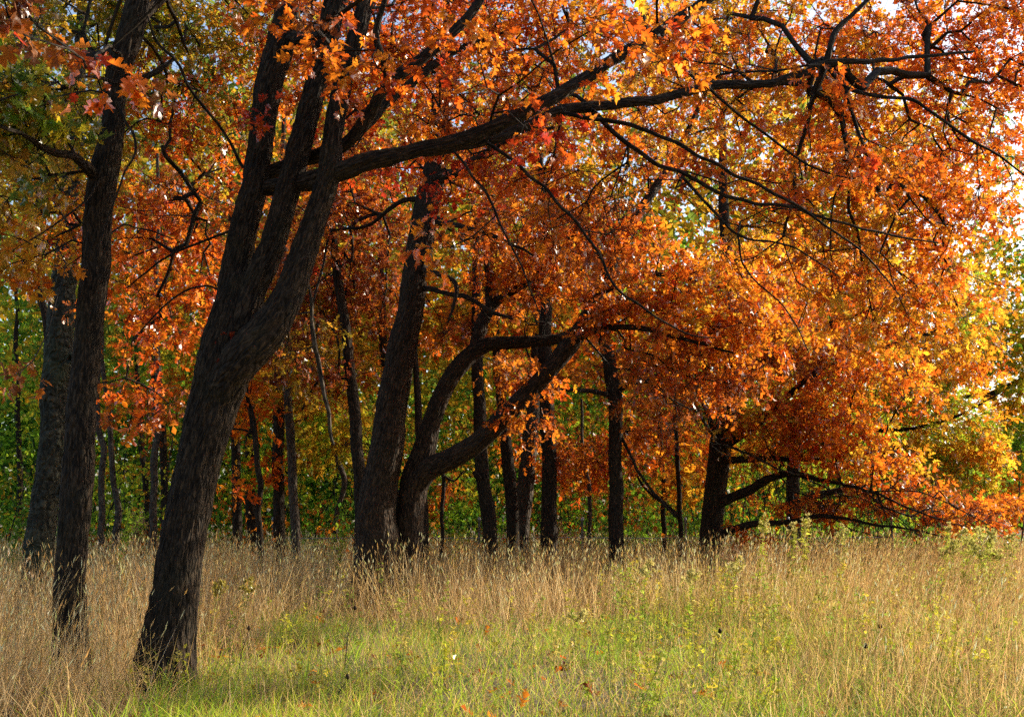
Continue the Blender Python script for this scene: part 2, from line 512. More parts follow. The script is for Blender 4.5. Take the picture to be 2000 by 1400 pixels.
        L = dict(pos=np.concatenate(pos), axis=np.concatenate(ax), up=np.concatenate(up), size=np.concatenate(sz), col=np.concatenate(co))
        if singles:
            px, py, zc = project(L['pos'])
            inside = (px > 5) & (px < 1995) & (py > 5) & (py < 1395)
            score = np.where(inside, L['size'] / np.maximum(zc, .1), -1)
            idx = np.argsort(-score)[:singles]
            keep = np.ones(len(px), bool); keep[idx] = False
            x, y, z = frames(L['axis'][idx], L['up'][idx])
            for a, k in enumerate(idx):
                o = bpy.data.objects.new('leaf', leaf_mesh(L['col'][k], int(k) % 5))
                s = float(L['size'][k])
                M = Matrix(((x[a][0], y[a][0], z[a][0]), (x[a][1], y[a][1], z[a][1]), (x[a][2], y[a][2], z[a][2])))
                o.matrix_world = Matrix.Translation(Vector(L['pos'][k] - self.base)) @ M.to_4x4() @ Matrix.Scale(s, 4)
                COL.objects.link(o); o.parent = self.root
            L = {k: v[keep] for k, v in L.items()}
        sets = [(lod, np.ones(len(L['pos']), bool))]
        if lod == 0:
            zc = project(L['pos'])[2]; px, py, _ = project(L['pos'])
            nearb = (zc < 11.6) & (py > -150) & (py < 1400)
            sets = [(0, nearb), (1, ~nearb)]
        for (lv_, sel) in sets:
            if sel.any(): tag(self.part('foliage', leaves_to_mesh('foliage', {k: v[sel] for k, v in L.items()}, lv_, M_LEAF if lv_ < 2 else M_FARLEAF)), kind='stuff')
        return len(L['pos'])

# ------------------------------------------------------------------ ground
def terrain_z(x, y):
    return .05 * (value_noise(x / 2.2 + 40, y / 2.2 + 40, 3) - .5) * 2
gx = np.concatenate([-np.geomspace(900, 22, 26), np.linspace(-20, 20, 90), np.geomspace(22, 900, 26)])
gy = np.concatenate([-np.geomspace(300, 3, 14), np.linspace(-2, 40, 95), np.geomspace(41.5, 1500, 34)])
X, Y = np.meshgrid(gx, gy)
Z = terrain_z(X, Y) - .03
V = np.stack([X, Y, Z], -1).reshape(-1, 3)
k = len(gx); i, j = np.meshgrid(np.arange(len(gy) - 1), np.arange(k - 1), indexing='ij'); a = (i * k + j).ravel()
m, n, out = new_mat('meadow_soil')
tc = n.nodes.new('ShaderNodeTexCoord')
n1 = n.nodes.new('ShaderNodeTexNoise'); n1.inputs['Scale'].default_value = .9; n1.inputs['Detail'].default_value = 8; n1.inputs['Roughness'].default_value = .7
n.links.new(tc.outputs['Object'], n1.inputs['Vector'])
cr = n.nodes.new('ShaderNodeValToRGB'); e = cr.color_ramp.elements
e[0].position = .3; e[0].color = (.055, .040, .022, 1); e[1].position = .7; e[1].color = (.17, .15, .055, 1)
x_ = cr.color_ramp.elements.new(.5); x_.color = (.12, .085, .045, 1)
n.links.new(n1.outputs['Fac'], cr.inputs[0])
bs = n.nodes.new('ShaderNodeBsdfPrincipled'); bs.inputs['Roughness'].default_value = .95
n.links.new(cr.outputs[0], bs.inputs['Base Color'])
n2 = n.nodes.new('ShaderNodeTexNoise'); n2.inputs['Scale'].default_value = 14; n2.inputs['Detail'].default_value = 6
n.links.new(tc.outputs['Object'], n2.inputs['Vector'])
bp = n.nodes.new('ShaderNodeBump'); bp.inputs['Distance'].default_value = .05; n.links.new(n2.outputs['Fac'], bp.inputs['Height']); n.links.new(bp.outputs[0], bs.inputs['Normal'])
n.links.new(bs.outputs[0], out.inputs['Surface'])
tag(link('ground', make_mesh('ground', V, np.stack([a, a + 1, a + k + 1, a + k], 1), None, None, m, True)), kind='structure')

# ------------------------------------------------------------------ the big leaning oak
D1 = 11.1
t = Tree('leaning_oak', 'big leaning oak with a thick dark trunk splitting into three rising stems', (325, 1330), D1, lod=0, leaf=.128, sides=150, amp=.034, seed=3)
t.limb('trunk', [(318, 1345, 106), (330, 1240, 97), (345, 1130, 90), (362, 1000, 87), (385, 900, 87), (410, 800, 95), (432, 725, 106), (446, 660, 98), (458, 600, 80), (470, 540, 56)], ground=True, flare=.70, grow=False)
t.limb('stem', [(446, 650, 78), (457, 570, 63), (470, 490, 56), (490, 400, 56), (505, 300, 51), (518, 200, 52), (545, 100, 58), (556, 30, 52), (568, -60, 48), (600, -220, 42), (640, -420, 34), (660, -640, 18)], 11.2, sides=100, grow_from=.5)
t.limb('stem', [(462, 650, 72), (495, 565, 58), (528, 495, 53), (556, 400, 50), (582, 300, 46), (606, 200, 46), (628, 120, 45), (652, 20, 44), (690, -140, 40), (740, -380, 30), (760, -620, 16)], 11.05, sides=100, grow_from=.5)
t.limb('stem', [(388, 890, 20, 11.12), (408, 815, 50, 11.08), (438, 750, 76, 10.97), (478, 695, 84, 10.88), (528, 640, 76), (564, 580, 64), (592, 500, 54), (622, 400, 47), (642, 335, 47), (652, 250, 40), (674, 150, 38), (698, 65, 36), (720, -20, 34), (770, -200, 28), (850, -420, 16)], 10.85, sides=100, grow_from=.5)
t.limb('limb', [(505, 372, 34, 11.2), (560, 362, 38, 11.1), (610, 352, 40, 11.0), (650, 338, 42, 10.9), (700, 322, 40, 10.8), (750, 308, 37, 10.75), (850, 287, 33, 10.7), (950, 255, 31, 10.7), (1050, 205, 29, 10.7), (1130, 160, 27, 10.8), (1210, 110, 25, 10.9), (1290, 60, 23, 11), (1370, 8, 21, 11.1), (1450, -60, 18, 11.3), (1560, -170, 14, 11.6), (1700, -330, 8, 12)], sides=56, step=.05)
t.limb('limb', [(830, 296, 22, 10.9), (900, 288, 22, 11.1), (960, 272, 23, 11.2), (1020, 248, 23, 11.3), (1090, 222, 23, 11.4), (1200, 205, 21, 11.6), (1300, 190, 20, 11.8), (1400, 168, 20, 12.0), (1480, 165, 18, 12.1), (1560, 146, 17, 12.2), (1612, 124, 16, 12.3), (1700, 121, 11, 12.5), (1780, 112, 8, 12.7), (1900, 100, 5, 13)], sides=40, step=.05)
t.limb('limb', [(1608, 128, 14, 12.3), (1622, 90, 13, 12.3), (1640, 55, 12, 12.4), (1690, 5, 9, 12.5), (1760, -70, 6, 12.6)], sides=24, step=.05)
t.limb('limb', [(1610, 128, 10, 12.3), (1650, 165, 9, 12.2), (1700, 182, 8, 12.2), (1790, 200, 7, 12.1), (1880, 265, 6, 12.1), (1950, 300, 5, 12.2), (2010, 350, 4, 12.2)], sides=20, step=.05)
t.limb('limb', [(520, 340, 30, 11.3), (580, 318, 30, 11.3), (630, 300, 30, 11.2), (675, 280, 28, 11.1), (720, 222, 26, 11.0), (755, 165, 25, 10.9), (835, 108, 22, 10.9), (910, 40, 20, 10.9), (960, -30, 17, 10.9), (1060, -200, 11, 10.8)], sides=44, step=.05)
t.limb('limb', [(700, 255, 22, 11.5), (760, 200, 20, 11.7), (830, 140, 18, 12.0), (900, 95, 15, 12.2), (1000, 60, 10, 12.5)], sides=32, step=.05)
t.limb('limb', [(752, 170, 16, 10.9), (748, 120, 15, 10.8), (740, 60, 14, 10.7), (752, 10, 12, 10.6), (770, -60, 9, 10.5)], sides=28, step=.05)
t.limb('limb', [(560, 80, 30, 11.2), (590, 72, 26, 10.9), (620, 70, 16, 10.6), (640, 50, 9, 10.2), (655, 20, 6, 10)], sides=28, step=.05)
# long drooping branches under the great limb
for pts in ([(945, 280, 10, 11.0), (1020, 332, 9.5, 10.9), (1090, 395, 9, 10.8), (1150, 470, 8.5, 10.8), (1200, 555, 7.5, 10.8), (1262, 602, 6.5, 10.9), (1340, 650, 4.5, 11), (1400, 660, 3, 11)],
            [(880, 292, 8, 10.7), (930, 360, 8, 10.5), (975, 430, 7, 10.4), (1008, 490, 6, 10.4), (1040, 560, 4.5, 10.4), (1062, 620, 3, 10.4)],
            [(1165, 215, 14, 11.4), (1230, 280, 13, 11.5), (1300, 330, 12, 11.6), (1380, 362, 11, 11.8), (1450, 392, 10, 12), (1560, 412, 9, 12.2), (1680, 448, 7, 12.4), (1830, 476, 4, 12.8)],
            [(1100, 222, 12, 11.3), (1200, 242, 12, 11.2), (1300, 270, 11, 11.1), (1400, 320, 10, 11.1), (1530, 382, 9, 11.2), (1600, 432, 7, 11.3), (1720, 530, 5, 11.5), (1760, 575, 3, 11.6)],
            [(1330, 345, 9, 11.7), (1400, 420, 8, 11.6), (1445, 462, 7, 11.6), (1560, 490, 5, 11.7), (1640, 540, 3.5, 11.8)],
            [(1440, 460, 6, 11.6), (1460, 530, 5, 11.6), (1530, 600, 4, 11.7), (1580, 690, 3, 11.8)],
            [(1290, 100, 9, 11.2), (1380, 170, 9, 11.5), (1440, 215, 8, 11.7), (1540, 300, 7, 12), (1640, 345, 5, 12.2), (1760, 350, 3, 12.4)],
            [(470, 330, 9, 11.3), (425, 255, 8, 11.2), (375, 190, 8, 11.0), (350, 130, 8, 10.9), (310, 80, 7, 10.8), (295, 30, 6, 10.7)],
            [(394, 392, 11, 12.5), (360, 345, 12, 12.4), (325, 305, 12, 12.2), (318, 285, 9, 12.2)],
            [(470, 600, 7, 11.3), (390, 560, 6, 11.8), (330, 590, 5, 12.2), (270, 650, 4, 12.5)],
            [(480, 440, 8, 11.4), (400, 470, 7, 12.0), (330, 500, 6, 12.5), (250, 560, 4, 13.0)]):
    t.limb('branch', pts, sides=12, step=.06, amp=.003)
t.limb('dead_branch', [(601, 555, 5, 12.5), (615, 650, 9, 12.6), (628, 720, 9, 12.7), (641, 790, 8, 12.7), (654, 866, 6, 12.8)], sides=14, step=.04, grow=False, mat=M_PALE, amp=.004)
t.pads([
    (760, 60, 12.6, 1.2, 1.2, .9, 60, 'redorange', 'orange', .3), (880, 170, 13.2, 1.3, 1.2, .8, 60, 'redorange', 'rust', .3),
    (640, 60, 9.4, .35, .4, .3, 5, 'orange', 'brown', .3), (1000, 60, 12.6, 1.3, 1.4, .8, 66, 'orange', 'redorange', .4),
    (1165, 95, 9.4, .5, .6, .4, 7, 'orange', 'redorange', .5), (1180, 20, 12.5, 1.2, 1.4, .7, 56, 'gold', 'orange', .6),
    (1380, 60, 14.4, 1.5, 1.6, .9, 100, 'orange', 'gold', .4), (1560, 60, 15.0, 1.5, 1.6, .9, 105, 'orange', 'gold', .4),
    (1760, 60, 15, 1.5, 1.6, .9, 110, 'orange', 'redorange', .4), (1930, 90, 14.6, 1.2, 1.4, 1.0, 115, 'redorange', 'orange', .5), (2040, 60, 14.8, 1.0, 1.2, .9, 60, 'redorange', 'orange', .5),
    (1350, 210, 14.6, 1.5, 1.4, .7, 50, 'orange', 'gold', .35), (1560, 250, 14.8, 1.6, 1.5, .9, 85, 'orange', 'gold', .5),
    (1780, 270, 14.6, 1.4, 1.4, .8, 95, 'orange', 'redorange', .4), (1890, 370, 14.6, .9, 1.1, .8, 62, 'orange', 'redorange', .4),
    (1450, 330, 12.4, .8, .7, .4, 16, 'redorange', 'orange', .5), (1620, 400, 14.2, 1.4, 1.3, .7, 60, 'orange', 'gold', .4),
    (1780, 470, 14.4, 1.0, 1.2, .7, 50, 'orange', 'redorange', .3), (1870, 560, 15.0, .6, .9, .6, 26, 'gold', 'orange', .5),
    (1640, 560, 14.2, 1.1, 1.1, .6, 44, 'orange', 'gold', .4), (1740, 640, 14.4, .7, .8, .5, 26, 'gold', 'orange', .5),
    (1500, 480, 14.4, .9, 1.0, .6, 30, 'orange', 'gold', .4), (1080, 300, 12.6, 1.0, 1.0, .5, 28, 'redorange', 'rust', .3),
    (960, 330, 12.6, .8, .9, .5, 22, 'red', 'redorange', .5), (700, 260, 13.2, .8, .8, .7, 30, 'red', 'rust', .4), (1700, 330, 12.2, .8, .7, .4, 20, 'redorange', 'orange', .5), (1620, 180, 12.6, .9, .7, .4, 18, 'orange', 'redorange', .5),
    (840, 470, 10.2, .22, .3, .2, 4, 'orange'), (1080, 430, 12.6, .8, .8, .4, 14, 'orange', 'rust', .5),
    (300, 480, 13.6, 1.1, 1.2, .6, 46, 'redorange', 'orange', .5), (390, 400, 13.6, .8, 1.0, .8, 44, 'redorange', 'rust', .4),
    (300, 620, 14, 1.0, 1.0, .5, 38, 'orange', 'redorange', .5), (400, 230, 13.4, .9, 1.0, .8, 48, 'redorange', 'olive', .3),
    (480, 120, 13.6, .9, 1.0, .8, 40, 'rust', 'redorange', .5), (300, 780, 14.4, .9, .9, .3, 20, 'rust', 'redorange', .5), (420, 580, 13.6, .45, .7, .5, 16, 'redorange'),
    (845, -240, 7.4, 1.0, 1.0, .45, 44, 'orange', 'redorange', .5), (1250, -150, 8.6, .9, .9, .3, 20, 'orange', 'gold', .5),  # first pad: unseen foliage above the frame, added to shade the near left leaves
    (620, 90, 13.0, 1.0, 1.0, .7, 44, 'redorange', 'orange', .4), (820, 20, 13.4, 1.3, 1.0, .6, 50, 'redorange', 'orange', .4), (700, 130, 10.1, .5, .4, .3, 9, 'orange', 'redorange', .5), (560, 40, 10.2, .3, .3, .25, 5, 'redorange', 'orange', .5), (950, 120, 10.2, .6, .5, .3, 9, 'redorange', 'orange', .4), (1330, 90, 10.6, .6, .5, .3, 9, 'orange', 'redorange', .4), (1000, 240, 10.1, .4, .3, .2, 5, 'red', 'redorange', .4),
    (1300, 360, 11.6, .9, .8, .4, 22, 'bare'), (1150, 400, 11.2, .7, .7, .4, 18, 'bare'), (1500, 420, 12.2, .9, .8, .4, 18, 'bare'), (980, 180, 11.6, .8, .8, .4, 18, 'bare'), (1400, 120, 12.4, 1.0, .8, .4, 18, 'bare'), (330, 420, 12.4, .6, .6, .5, 12, 'bare'),
    (500, 230, 10.6, .12, .2, .18, 2, 'red'), (470, 655, 10.9, .16, .1, .05, 2, 'red'),
    (900, -400, 12.5, 3.2, 2.5, 1.2, 80, 'orange', 'redorange', .5), (1500, -330, 15, 2.8, 2.0, 1.0, 70, 'gold', 'orange', .5), (500, -450, 11.5, 2.5, 2.2, 1.2, 90, 'redorange', 'orange', .5),
])
t.crown(per=16, singles=300, spread=.30, tipr=.0040, twig=.8)

# ------------------------------------------------------------------ the slim left oak
D0 = 10.9
t = Tree('slim_oak', 'slim straight dark oak with yellow-green leaves, standing before the scaly grey trunk', (140, 1330), D0, lod=0, leaf=.122, sides=110, amp=.028, seed=40)
t.limb('trunk', [(141, 1338, 66), (137, 1200, 62), (148, 1000, 60), (161, 800, 57), (171, 700, 54), (187, 500, 55), (197, 400, 57), (206, 325, 56), (221, 250, 46), (232, 150, 46), (255, 60, 50), (272, -10, 46), (290, -160, 38), (300, -380, 26), (305, -560, 14)], ground=True, flare=.5, grow_from=.62)
t.limb('limb', [(200, 345, 26, 10.9), (178, 333, 24, 10.7), (140, 312, 18, 10.3), (92, 284, 13, 9.8), (40, 262, 9, 9.3), (-30, 240, 6, 8.8)], sides=28, step=.05)
t.limb('limb', [(262, 60, 30, 10.9), (290, 22, 24, 11.0), (330, -10, 18, 11.2), (420, -80, 10, 11.5)], sides=28, step=.05)
t.limb('limb', [(238, 185, 16, 10.9), (270, 160, 14, 10.9), (305, 140, 12, 11), (335, 118, 8, 11.1)], sides=20, step=.05)
for pts in ([(245, 130, 10, 10.8), (215, 90, 9, 9.5), (190, 110, 8, 8.0), (175, 130, 7, 6.8), (150, 100, 6, 5.9), (60, 60, 5, 5.4)],
            [(205, 330, 7, 10.9), (175, 385, 6, 10.5), (120, 430, 5, 10.2), (60, 470, 4, 9.9)],
            [(190, 480, 6, 11), (250, 440, 5, 11.4), (330, 470, 4, 11.8)],
            [(230, 200, 8, 10.8), (260, 290, 7, 10.6), (235, 350, 5, 10.3), (200, 470, 4, 10)],
            [(232, 160, 8, 10.8), (150, 150, 7, 10), (60, 180, 6, 9.4), (-20, 200, 5, 9)]):
    t.limb('branch', pts, sides=10, step=.06, amp=.003)
t.pads([
    (60, 90, 11.6, 1.0, 1.2, .7, 80, 'olive', 'ochre', .3), (50, 215, 9.7, .45, .9, .32, 38, 'olive', 'yellowgreen', .5), (20, 250, 9.8, .5, .9, .4, 38, 'olive', 'ochre', .4),
    (380, 60, 12.6, .9, 1.0, .7, 64, 'olive', 'ochre', .3), (330, 200, 12.5, .8, .9, .6, 30, 'olive', 'redorange', .4), (50, 400, 11.5, .7, 1.0, .7, 44, 'ochre', 'gold', .4),
    (40, 510, 10.5, .4, .6, .25, 16, 'gold', 'orange', .4), (140, 440, 12.4, .45, .7, .4, 18, 'orange', 'redorange', .4), (190, 30, 12.8, .9, .8, .7, 54, 'olive', 'yellowgreen', .3), (140, 290, 12.6, .9, .8, .7, 50, 'olive', 'ochre', .3),
    (60, 55, 5.9, .28, .4, .2, 4, 'brown', 'maroon', .3), (130, 110, 6.1, .24, .4, .18, 3, 'brown', 'rust', .3), (215, 120, 6.6, .12, .3, .25, 2, 'orange', 'brown', .4), (250, 150, 6.8, .06, .3, .12, 1, 'brown', 'orange', .5),
    (110, -30, 12.2, 1.2, 1.0, .5, 56, 'olive', 'ochre', .4), (320, -30, 13.0, 1.3, 1.0, .5, 60, 'olive', 'ochre', .4), (500, 10, 14, 1.0, 1.0, .5, 30, 'ochre', 'olive', .4),
    (50, 715, 8.2, .12, .2, .10, 2, 'brown'), (-80, 150, 10, .7, 1.2, .9, 36, 'olive'), (250, -300, 10.5, 2.0, 2.0, 1.0, 100, 'olive', 'ochre', .4), (420, -200, 8.5, 1.2, 1.4, .5, 50, 'olive', 'ochre', .4),
])
t.crown(per=15, singles=300, spread=.27, tipr=.0036)

# ------------------------------------------------------------------ scaly hollow trunk
t = Tree('scaly_tree', 'grey-green scaly trunk with a dark hollow, behind the slim left oak', (75, 1180), 17.0, bark=M_FLAKE, lod=1, leaf=.15, sides=64, amp=.03, seed=60)
t.limb('trunk', [(70, 1195, 66), (76, 1100, 60), (88, 980, 54), (98, 900, 51), (106, 800, 54), (114, 700, 55), (119, 600, 51), (130, 505, 46), (135, 440, 42), (142, 340, 36), (150, 200, 28), (160, 20, 18), (170, -150, 8)], ground=True, flare=.3, flake=True, grow_from=.6)
def knot(t, px, py, d, r, name='hollow'):
    c, mpp = P(px, py, d)
    V, F = [], []
    S = 14; rings = [(r, 0), (r * 1.15, -.35 * r), (r * .95, -.62 * r), (r * .62, -.55 * r), (r * .5, .1 * r), (r * .1, .5 * r)]
    for (q, y) in rings:
        for k in range(S):
            a = 2 * math.pi * k / S; w = 1 + .12 * math.sin(3 * a + r * 40)
            V.append((c[0] + q * .7 * w * math.cos(a), c[1] + y, c[2] + q * 1.25 * w * math.sin(a)))
    for i in range(len(rings) - 1):
        for k in range(S): F.append((i * S + k, i * S + (k + 1) % S, (i + 1) * S + (k + 1) % S, (i + 1) * S + k))
    V = np.array(V); me = make_mesh(name, V, np.array(F), None, V[:, [0, 2]], M_FLAKE, True)
    return t.part(name, me)
knot(t, 146, 500, 16.83, .10)
knot(t, 138, 700, 16.85, .07, 'burl'); knot(t, 118, 960, 16.80, .08, 'burl'); knot(t, 150, 545, 16.9, .05, 'burl')
t.limb('limb', [(136, 440, 20, 17), (110, 380, 16, 17.3), (70, 330, 11, 17.6), (10, 290, 7, 18)], sides=20)
t.pads([(60, 330, 18, 1.3, 1.2, .9, 40, 'ochre', 'olive', .5), (170, 250, 17.5, 1.4, 1.4, 1.0, 46, 'olive', 'ochre', .4), (20, 140, 18, 1.4, 1.4, 1.2, 40, 'olive', 'ochre', .4), (230, 420, 18, .9, 1, .6, 24, 'rust', 'orange', .4)])
t.crown(per=15, spread=.4)

# ------------------------------------------------------------------ straight oak of the middle pair
t = Tree('furrowed_oak', 'thick furrowed oak trunk in mid-meadow, leaning right, tallest of the middle pair', (735, 1185), 20.0, bark=M_BARK2, lod=1, leaf=.150, sides=110, amp=.04, seed=80)
t.limb('trunk', [(728, 1188, 98), (733, 1080, 84), (738, 1000, 77), (752, 900, 69), (766, 800, 62), (781, 700, 58), (803, 600, 53), (817, 520, 53), (830, 430, 52), (846, 345, 46), (858, 260, 36), (870, 150, 28), (880, 0, 20), (890, -200, 10)], ground=True, flare=.45, grow_from=.45)
t.limb('limb', [(846, 350, 30, 20), (868, 346, 26, 19.7), (900, 330, 21, 19.4), (940, 305, 16, 19), (1000, 270, 11, 18.6), (1080, 250, 7, 18.4)], sides=24)
t.limb('limb', [(835, 425, 18, 20), (868, 436, 15, 19.5), (900, 440, 11, 19), (960, 460, 8, 18.6), (1040, 500, 5, 18.3)], sides=18)
t.limb('limb', [(812, 525, 14, 20), (860, 535, 12, 19.4), (890, 560, 10, 19.2), (885, 600, 7, 19.1), (875, 630, 4, 19)], sides=16)
t.limb('limb', [(815, 560, 12, 20), (870, 570, 11, 19.6), (920, 585, 10, 19.4), (960, 608, 9, 19.3), (1000, 625, 6, 19.2)], sides=16)
t.limb('limb', [(838, 390, 14, 20), (780, 395, 11, 20.3), (720, 440, 8, 20.6), (650, 450, 5, 21)], sides=16)
t.pads([(700, 440, 21.6, 1.3, 1.2, .8, 64, 'maroon', 'rust', .4), (640, 560, 23.6, 1.2, 1.1, .8, 60, 'maroon', 'red', .2), (730, 600, 23.4, 1.0, 1.0, .8, 48, 'maroon', 'rust', .4),
        (590, 680, 22, .9, 1.2, .8, 46, 'maroon', 'ochre', .4), (920, 400, 21.2, 1.2, 1.1, .8, 48, 'rust', 'orange', .4), (970, 500, 20.8, 1.1, 1.1, .7, 44, 'rust', 'orange', .4),
        (1050, 410, 18.8, 1.2, 1.2, .7, 46, 'rust', 'orange', .4), (760, 300, 21, 1.6, 1.6, 1.0, 70, 'rust', 'redorange', .4), (900, 220, 20.5, 1.8, 1.6, 1.0, 70, 'redorange', 'rust', .5),
        (870, 650, 20.6, .5, .6, .3, 9, 'rust', 'orange', .3), (600, 380, 22, 1.4, 1.4, .9, 50, 'rust', 'redorange', .4), (1100, 200, 20, 1.8, 1.6, 1.0, 60, 'orange', 'gold', .4),
        (900, 40, 21, 2.6, 2, 1.2, 60, 'orange', 'redorange', .4)])
t.crown(per=21, spread=.42, singles=260, tipr=.0046, twig=.7)

# ------------------------------------------------------------------ forked oak of the middle pair
t = Tree('forked_oak', 'low-forked oak with a long curved limb reaching right, beside the furrowed middle trunk', (795, 1180), 20.3, bark=M_BARK2, lod=1, leaf=.150, sides=90, amp=.036, seed=100)
t.limb('trunk', [(792, 1180, 62), (796, 1080, 56), (801, 1000, 56), (812, 940, 58), (826, 895, 50), (838, 850, 40), (850, 810, 37), (870, 755, 36), (898, 712, 36), (930, 684, 33), (968, 670, 27), (1040, 668, 24), (1098, 660, 21, 20.4), (1140, 636, 17, 20.6), (1200, 612, 13, 20.9), (1270, 600, 9, 21.2), (1350, 560, 5, 21.6)], ground=True, flare=.2, grow_from=.6)
t.limb('limb', [(806, 965, 44, 20.3), (835, 918, 46, 20.1), (880, 896, 43, 19.9), (930, 866, 41, 19.7), (970, 828, 39, 19.6), (1010, 788, 37, 19.5), (1052, 745, 36, 19.5), (1092, 700, 36, 19.5), (1130, 650, 37, 19.6), (1160, 596, 34, 19.8), (1192, 520, 28, 20), (1230, 450, 24, 20.2), (1268, 385, 20, 20.5), (1302, 335, 16, 20.8), (1360, 220, 10, 21), (1420, 80, 6, 21.5)], sides=60, grow_from=.45)
t.limb('limb', [(925, 690, 28, 20.3), (940, 645, 27, 20.5), (955, 605, 24, 20.7), (990, 575, 18, 20.8), (1035, 548, 13, 21), (1080, 500, 8, 21.2)], sides=28)
t.limb('limb', [(950, 620, 18, 20.6), (955, 560, 16, 20.8), (950, 500, 12, 21), (930, 430, 8, 21.3)], sides=20)
t.limb('limb', [(1120, 665, 20, 19.5), (1180, 640, 15, 19.1), (1250, 640, 11, 18.7), (1330, 660, 8, 18.3), (1430, 690, 5, 18)], sides=20)
t.limb('limb', [(1170, 575, 16, 19.9), (1240, 540, 13, 19.5), (1330, 540, 9, 19.2), (1430, 570, 6, 19)], sides=18)
t.limb('limb', [(1100, 480, 8, 20.5), (1150, 500, 10, 20.2), (1195, 515, 13, 20)], sides=16)
t.pads([(1010, 555, 21.2, .9, 1.0, .5, 30, 'orange', 'rust', .4), (1110, 510, 21.0, 1.1, 1.0, .6, 44, 'rust', 'orange', .5), (1260, 560, 18.8, 1.2, 1.2, .7, 60, 'rust', 'orange', .5), (1230, 470, 19.2, .6, .5, .4, 16, 'rust', 'orange', .5), (1290, 300, 20.0, .7, .6, .4, 18, 'orange', 'rust', .4),
        (1160, 450, 19.5, 1.0, 1.2, .6, 46, 'rust', 'orange', .5), (1370, 600, 18.8, 1.2, 1.2, .7, 64, 'orange', 'gold', .3), (1300, 670, 18.6, 1.0, 1.0, .45, 32, 'orange', 'rust', .5),
        (1050, 730, 19.9, .5, .5, .3, 13, 'rust', 'orange', .5), (1030, 810, 19.2, .40, .4, .25, 10, 'orange', 'rust', .4), (990, 715, 21.0, .5, .6, .3, 10, 'rust', 'olive', .3),
        (1190, 630, 19.0, .6, .6, .3, 16, 'orange', 'rust', .4), (1450, 530, 19.5, 1.1, 1.2, .6, 48, 'orange', 'gold', .3), (1480, 640, 18.6, 1.0, 1.0, .6, 54, 'orange', 'rust', .3),
        (1400, 740, 18.6, .8, .8, .35, 26, 'rust', 'orange', .4), (1350, 180, 21, 1.6, 1.6, 1.2, 60, 'gold', 'orange', .5), (1250, 60, 21.5, 2.2, 2, 1.2, 56, 'gold', 'orange', .5), (1250, 740, 19.0, 1.1, .8, .5, 30, 'bare'), (1050, 600, 20, .9, .8, .5, 22, 'bare'), (920, 600, 20, .6, .6, .5, 14, 'bare'), (1330, 820, 19.5, .8, .8, .5, 18, 'bare')])
t.crown(per=21, spread=.42, singles=260, tipr=.0046, twig=.7)

# ------------------------------------------------------------------ spreading oak on the right
t = Tree('spreading_oak', 'stout oak at the wood edge with low limbs sweeping right over the grass', (1390, 1130), 26.5, lod=1, leaf=.16, sides=56, amp=.03, seed=130)
t.limb('trunk', [(1386, 1138, 58), (1388, 1050, 46), (1392, 980, 42), (1400, 915, 44), (1408, 860, 44), (1420, 810, 36), (1428, 730, 30), (1430, 640, 26), (1422, 540, 24), (1415, 430, 22), (1412, 300, 16), (1410, 150, 8)], ground=True, flare=.28, grow_from=.4)
t.limb('limb', [(1402, 985, 22, 26.5), (1428, 972, 21, 26.2), (1460, 960, 19, 25.9), (1490, 942, 18, 25.6), (1525, 926, 15, 25.3), (1570, 930, 11, 25), (1640, 944, 8, 24.6), (1720, 968, 5.5, 24.2), (1800, 1000, 4, 24), (1880, 1030, 2, 24)], sides=28)
t.limb('limb', [(1395, 1050, 19, 26.4), (1430, 1034, 16, 26), (1480, 1022, 14, 25.6), (1550, 1018, 11, 25.2), (1620, 1006, 9, 24.8), (1700, 1022, 6, 24.4), (1790, 1036, 4, 24.2), (1880, 1058, 2, 24)], sides=24)
t.limb('limb', [(1408, 870, 28, 26.5), (1440, 850, 26, 26.2), (1480, 825, 20, 25.8), (1530, 780, 14, 25.4), (1600, 720, 9, 25)], sides=24)
t.limb('limb', [(1412, 900, 16, 26.4), (1460, 895, 14, 26), (1510, 895, 12, 25.6), (1560, 900, 9, 25.2), (1650, 890, 6, 24.8), (1760, 880, 4, 24.5)], sides=18)
t.limb('limb', [(1425, 780, 18, 26.5), (1500, 700, 14, 26), (1600, 640, 10, 25.5), (1720, 600, 6, 25)], sides=18)
t.limb('limb', [(1405, 870, 14, 26.4), (1375, 800, 11, 26), (1350, 730, 9, 25.6), (1340, 660, 6, 25.4)], sides=16)
t.limb('dead_branch', [(1400, 860, 7, 26.2), (1360, 790, 6, 25.2), (1330, 720, 5, 24.5), (1310, 640, 4, 24)], sides=10, amp=.004, mat=M_PALE)
for pts in ([(1640, 945, 5, 24.6), (1690, 962, 4, 24), (1745, 1004, 3.2, 23.6), (1800, 1050, 2, 23.3)], [(1560, 930, 5, 25), (1640, 965, 4, 25.4), (1720, 1000, 3, 25.6), (1770, 1050, 2, 25.8)], [(1620, 1010, 4.5, 24.8), (1680, 1040, 3.5, 24.2), (1740, 1050, 2, 23.8)],
            [(1700, 960, 4.5, 24.3), (1790, 960, 3.6, 24), (1870, 990, 3, 23.8), (1960, 1040, 2, 23.6)], [(1520, 930, 4, 25.3), (1575, 968, 3.6, 24.6), (1690, 975, 3, 24), (1790, 1045, 2, 23.6)]):
    t.limb('branch', pts, sides=8, amp=.003)
t.limb('dead_branch', [(1420, 870, 6, 26), (1470, 890, 5, 25), (1530, 920, 4, 24.4), (1590, 930, 3, 24)], sides=10, amp=.004, mat=M_PALE)
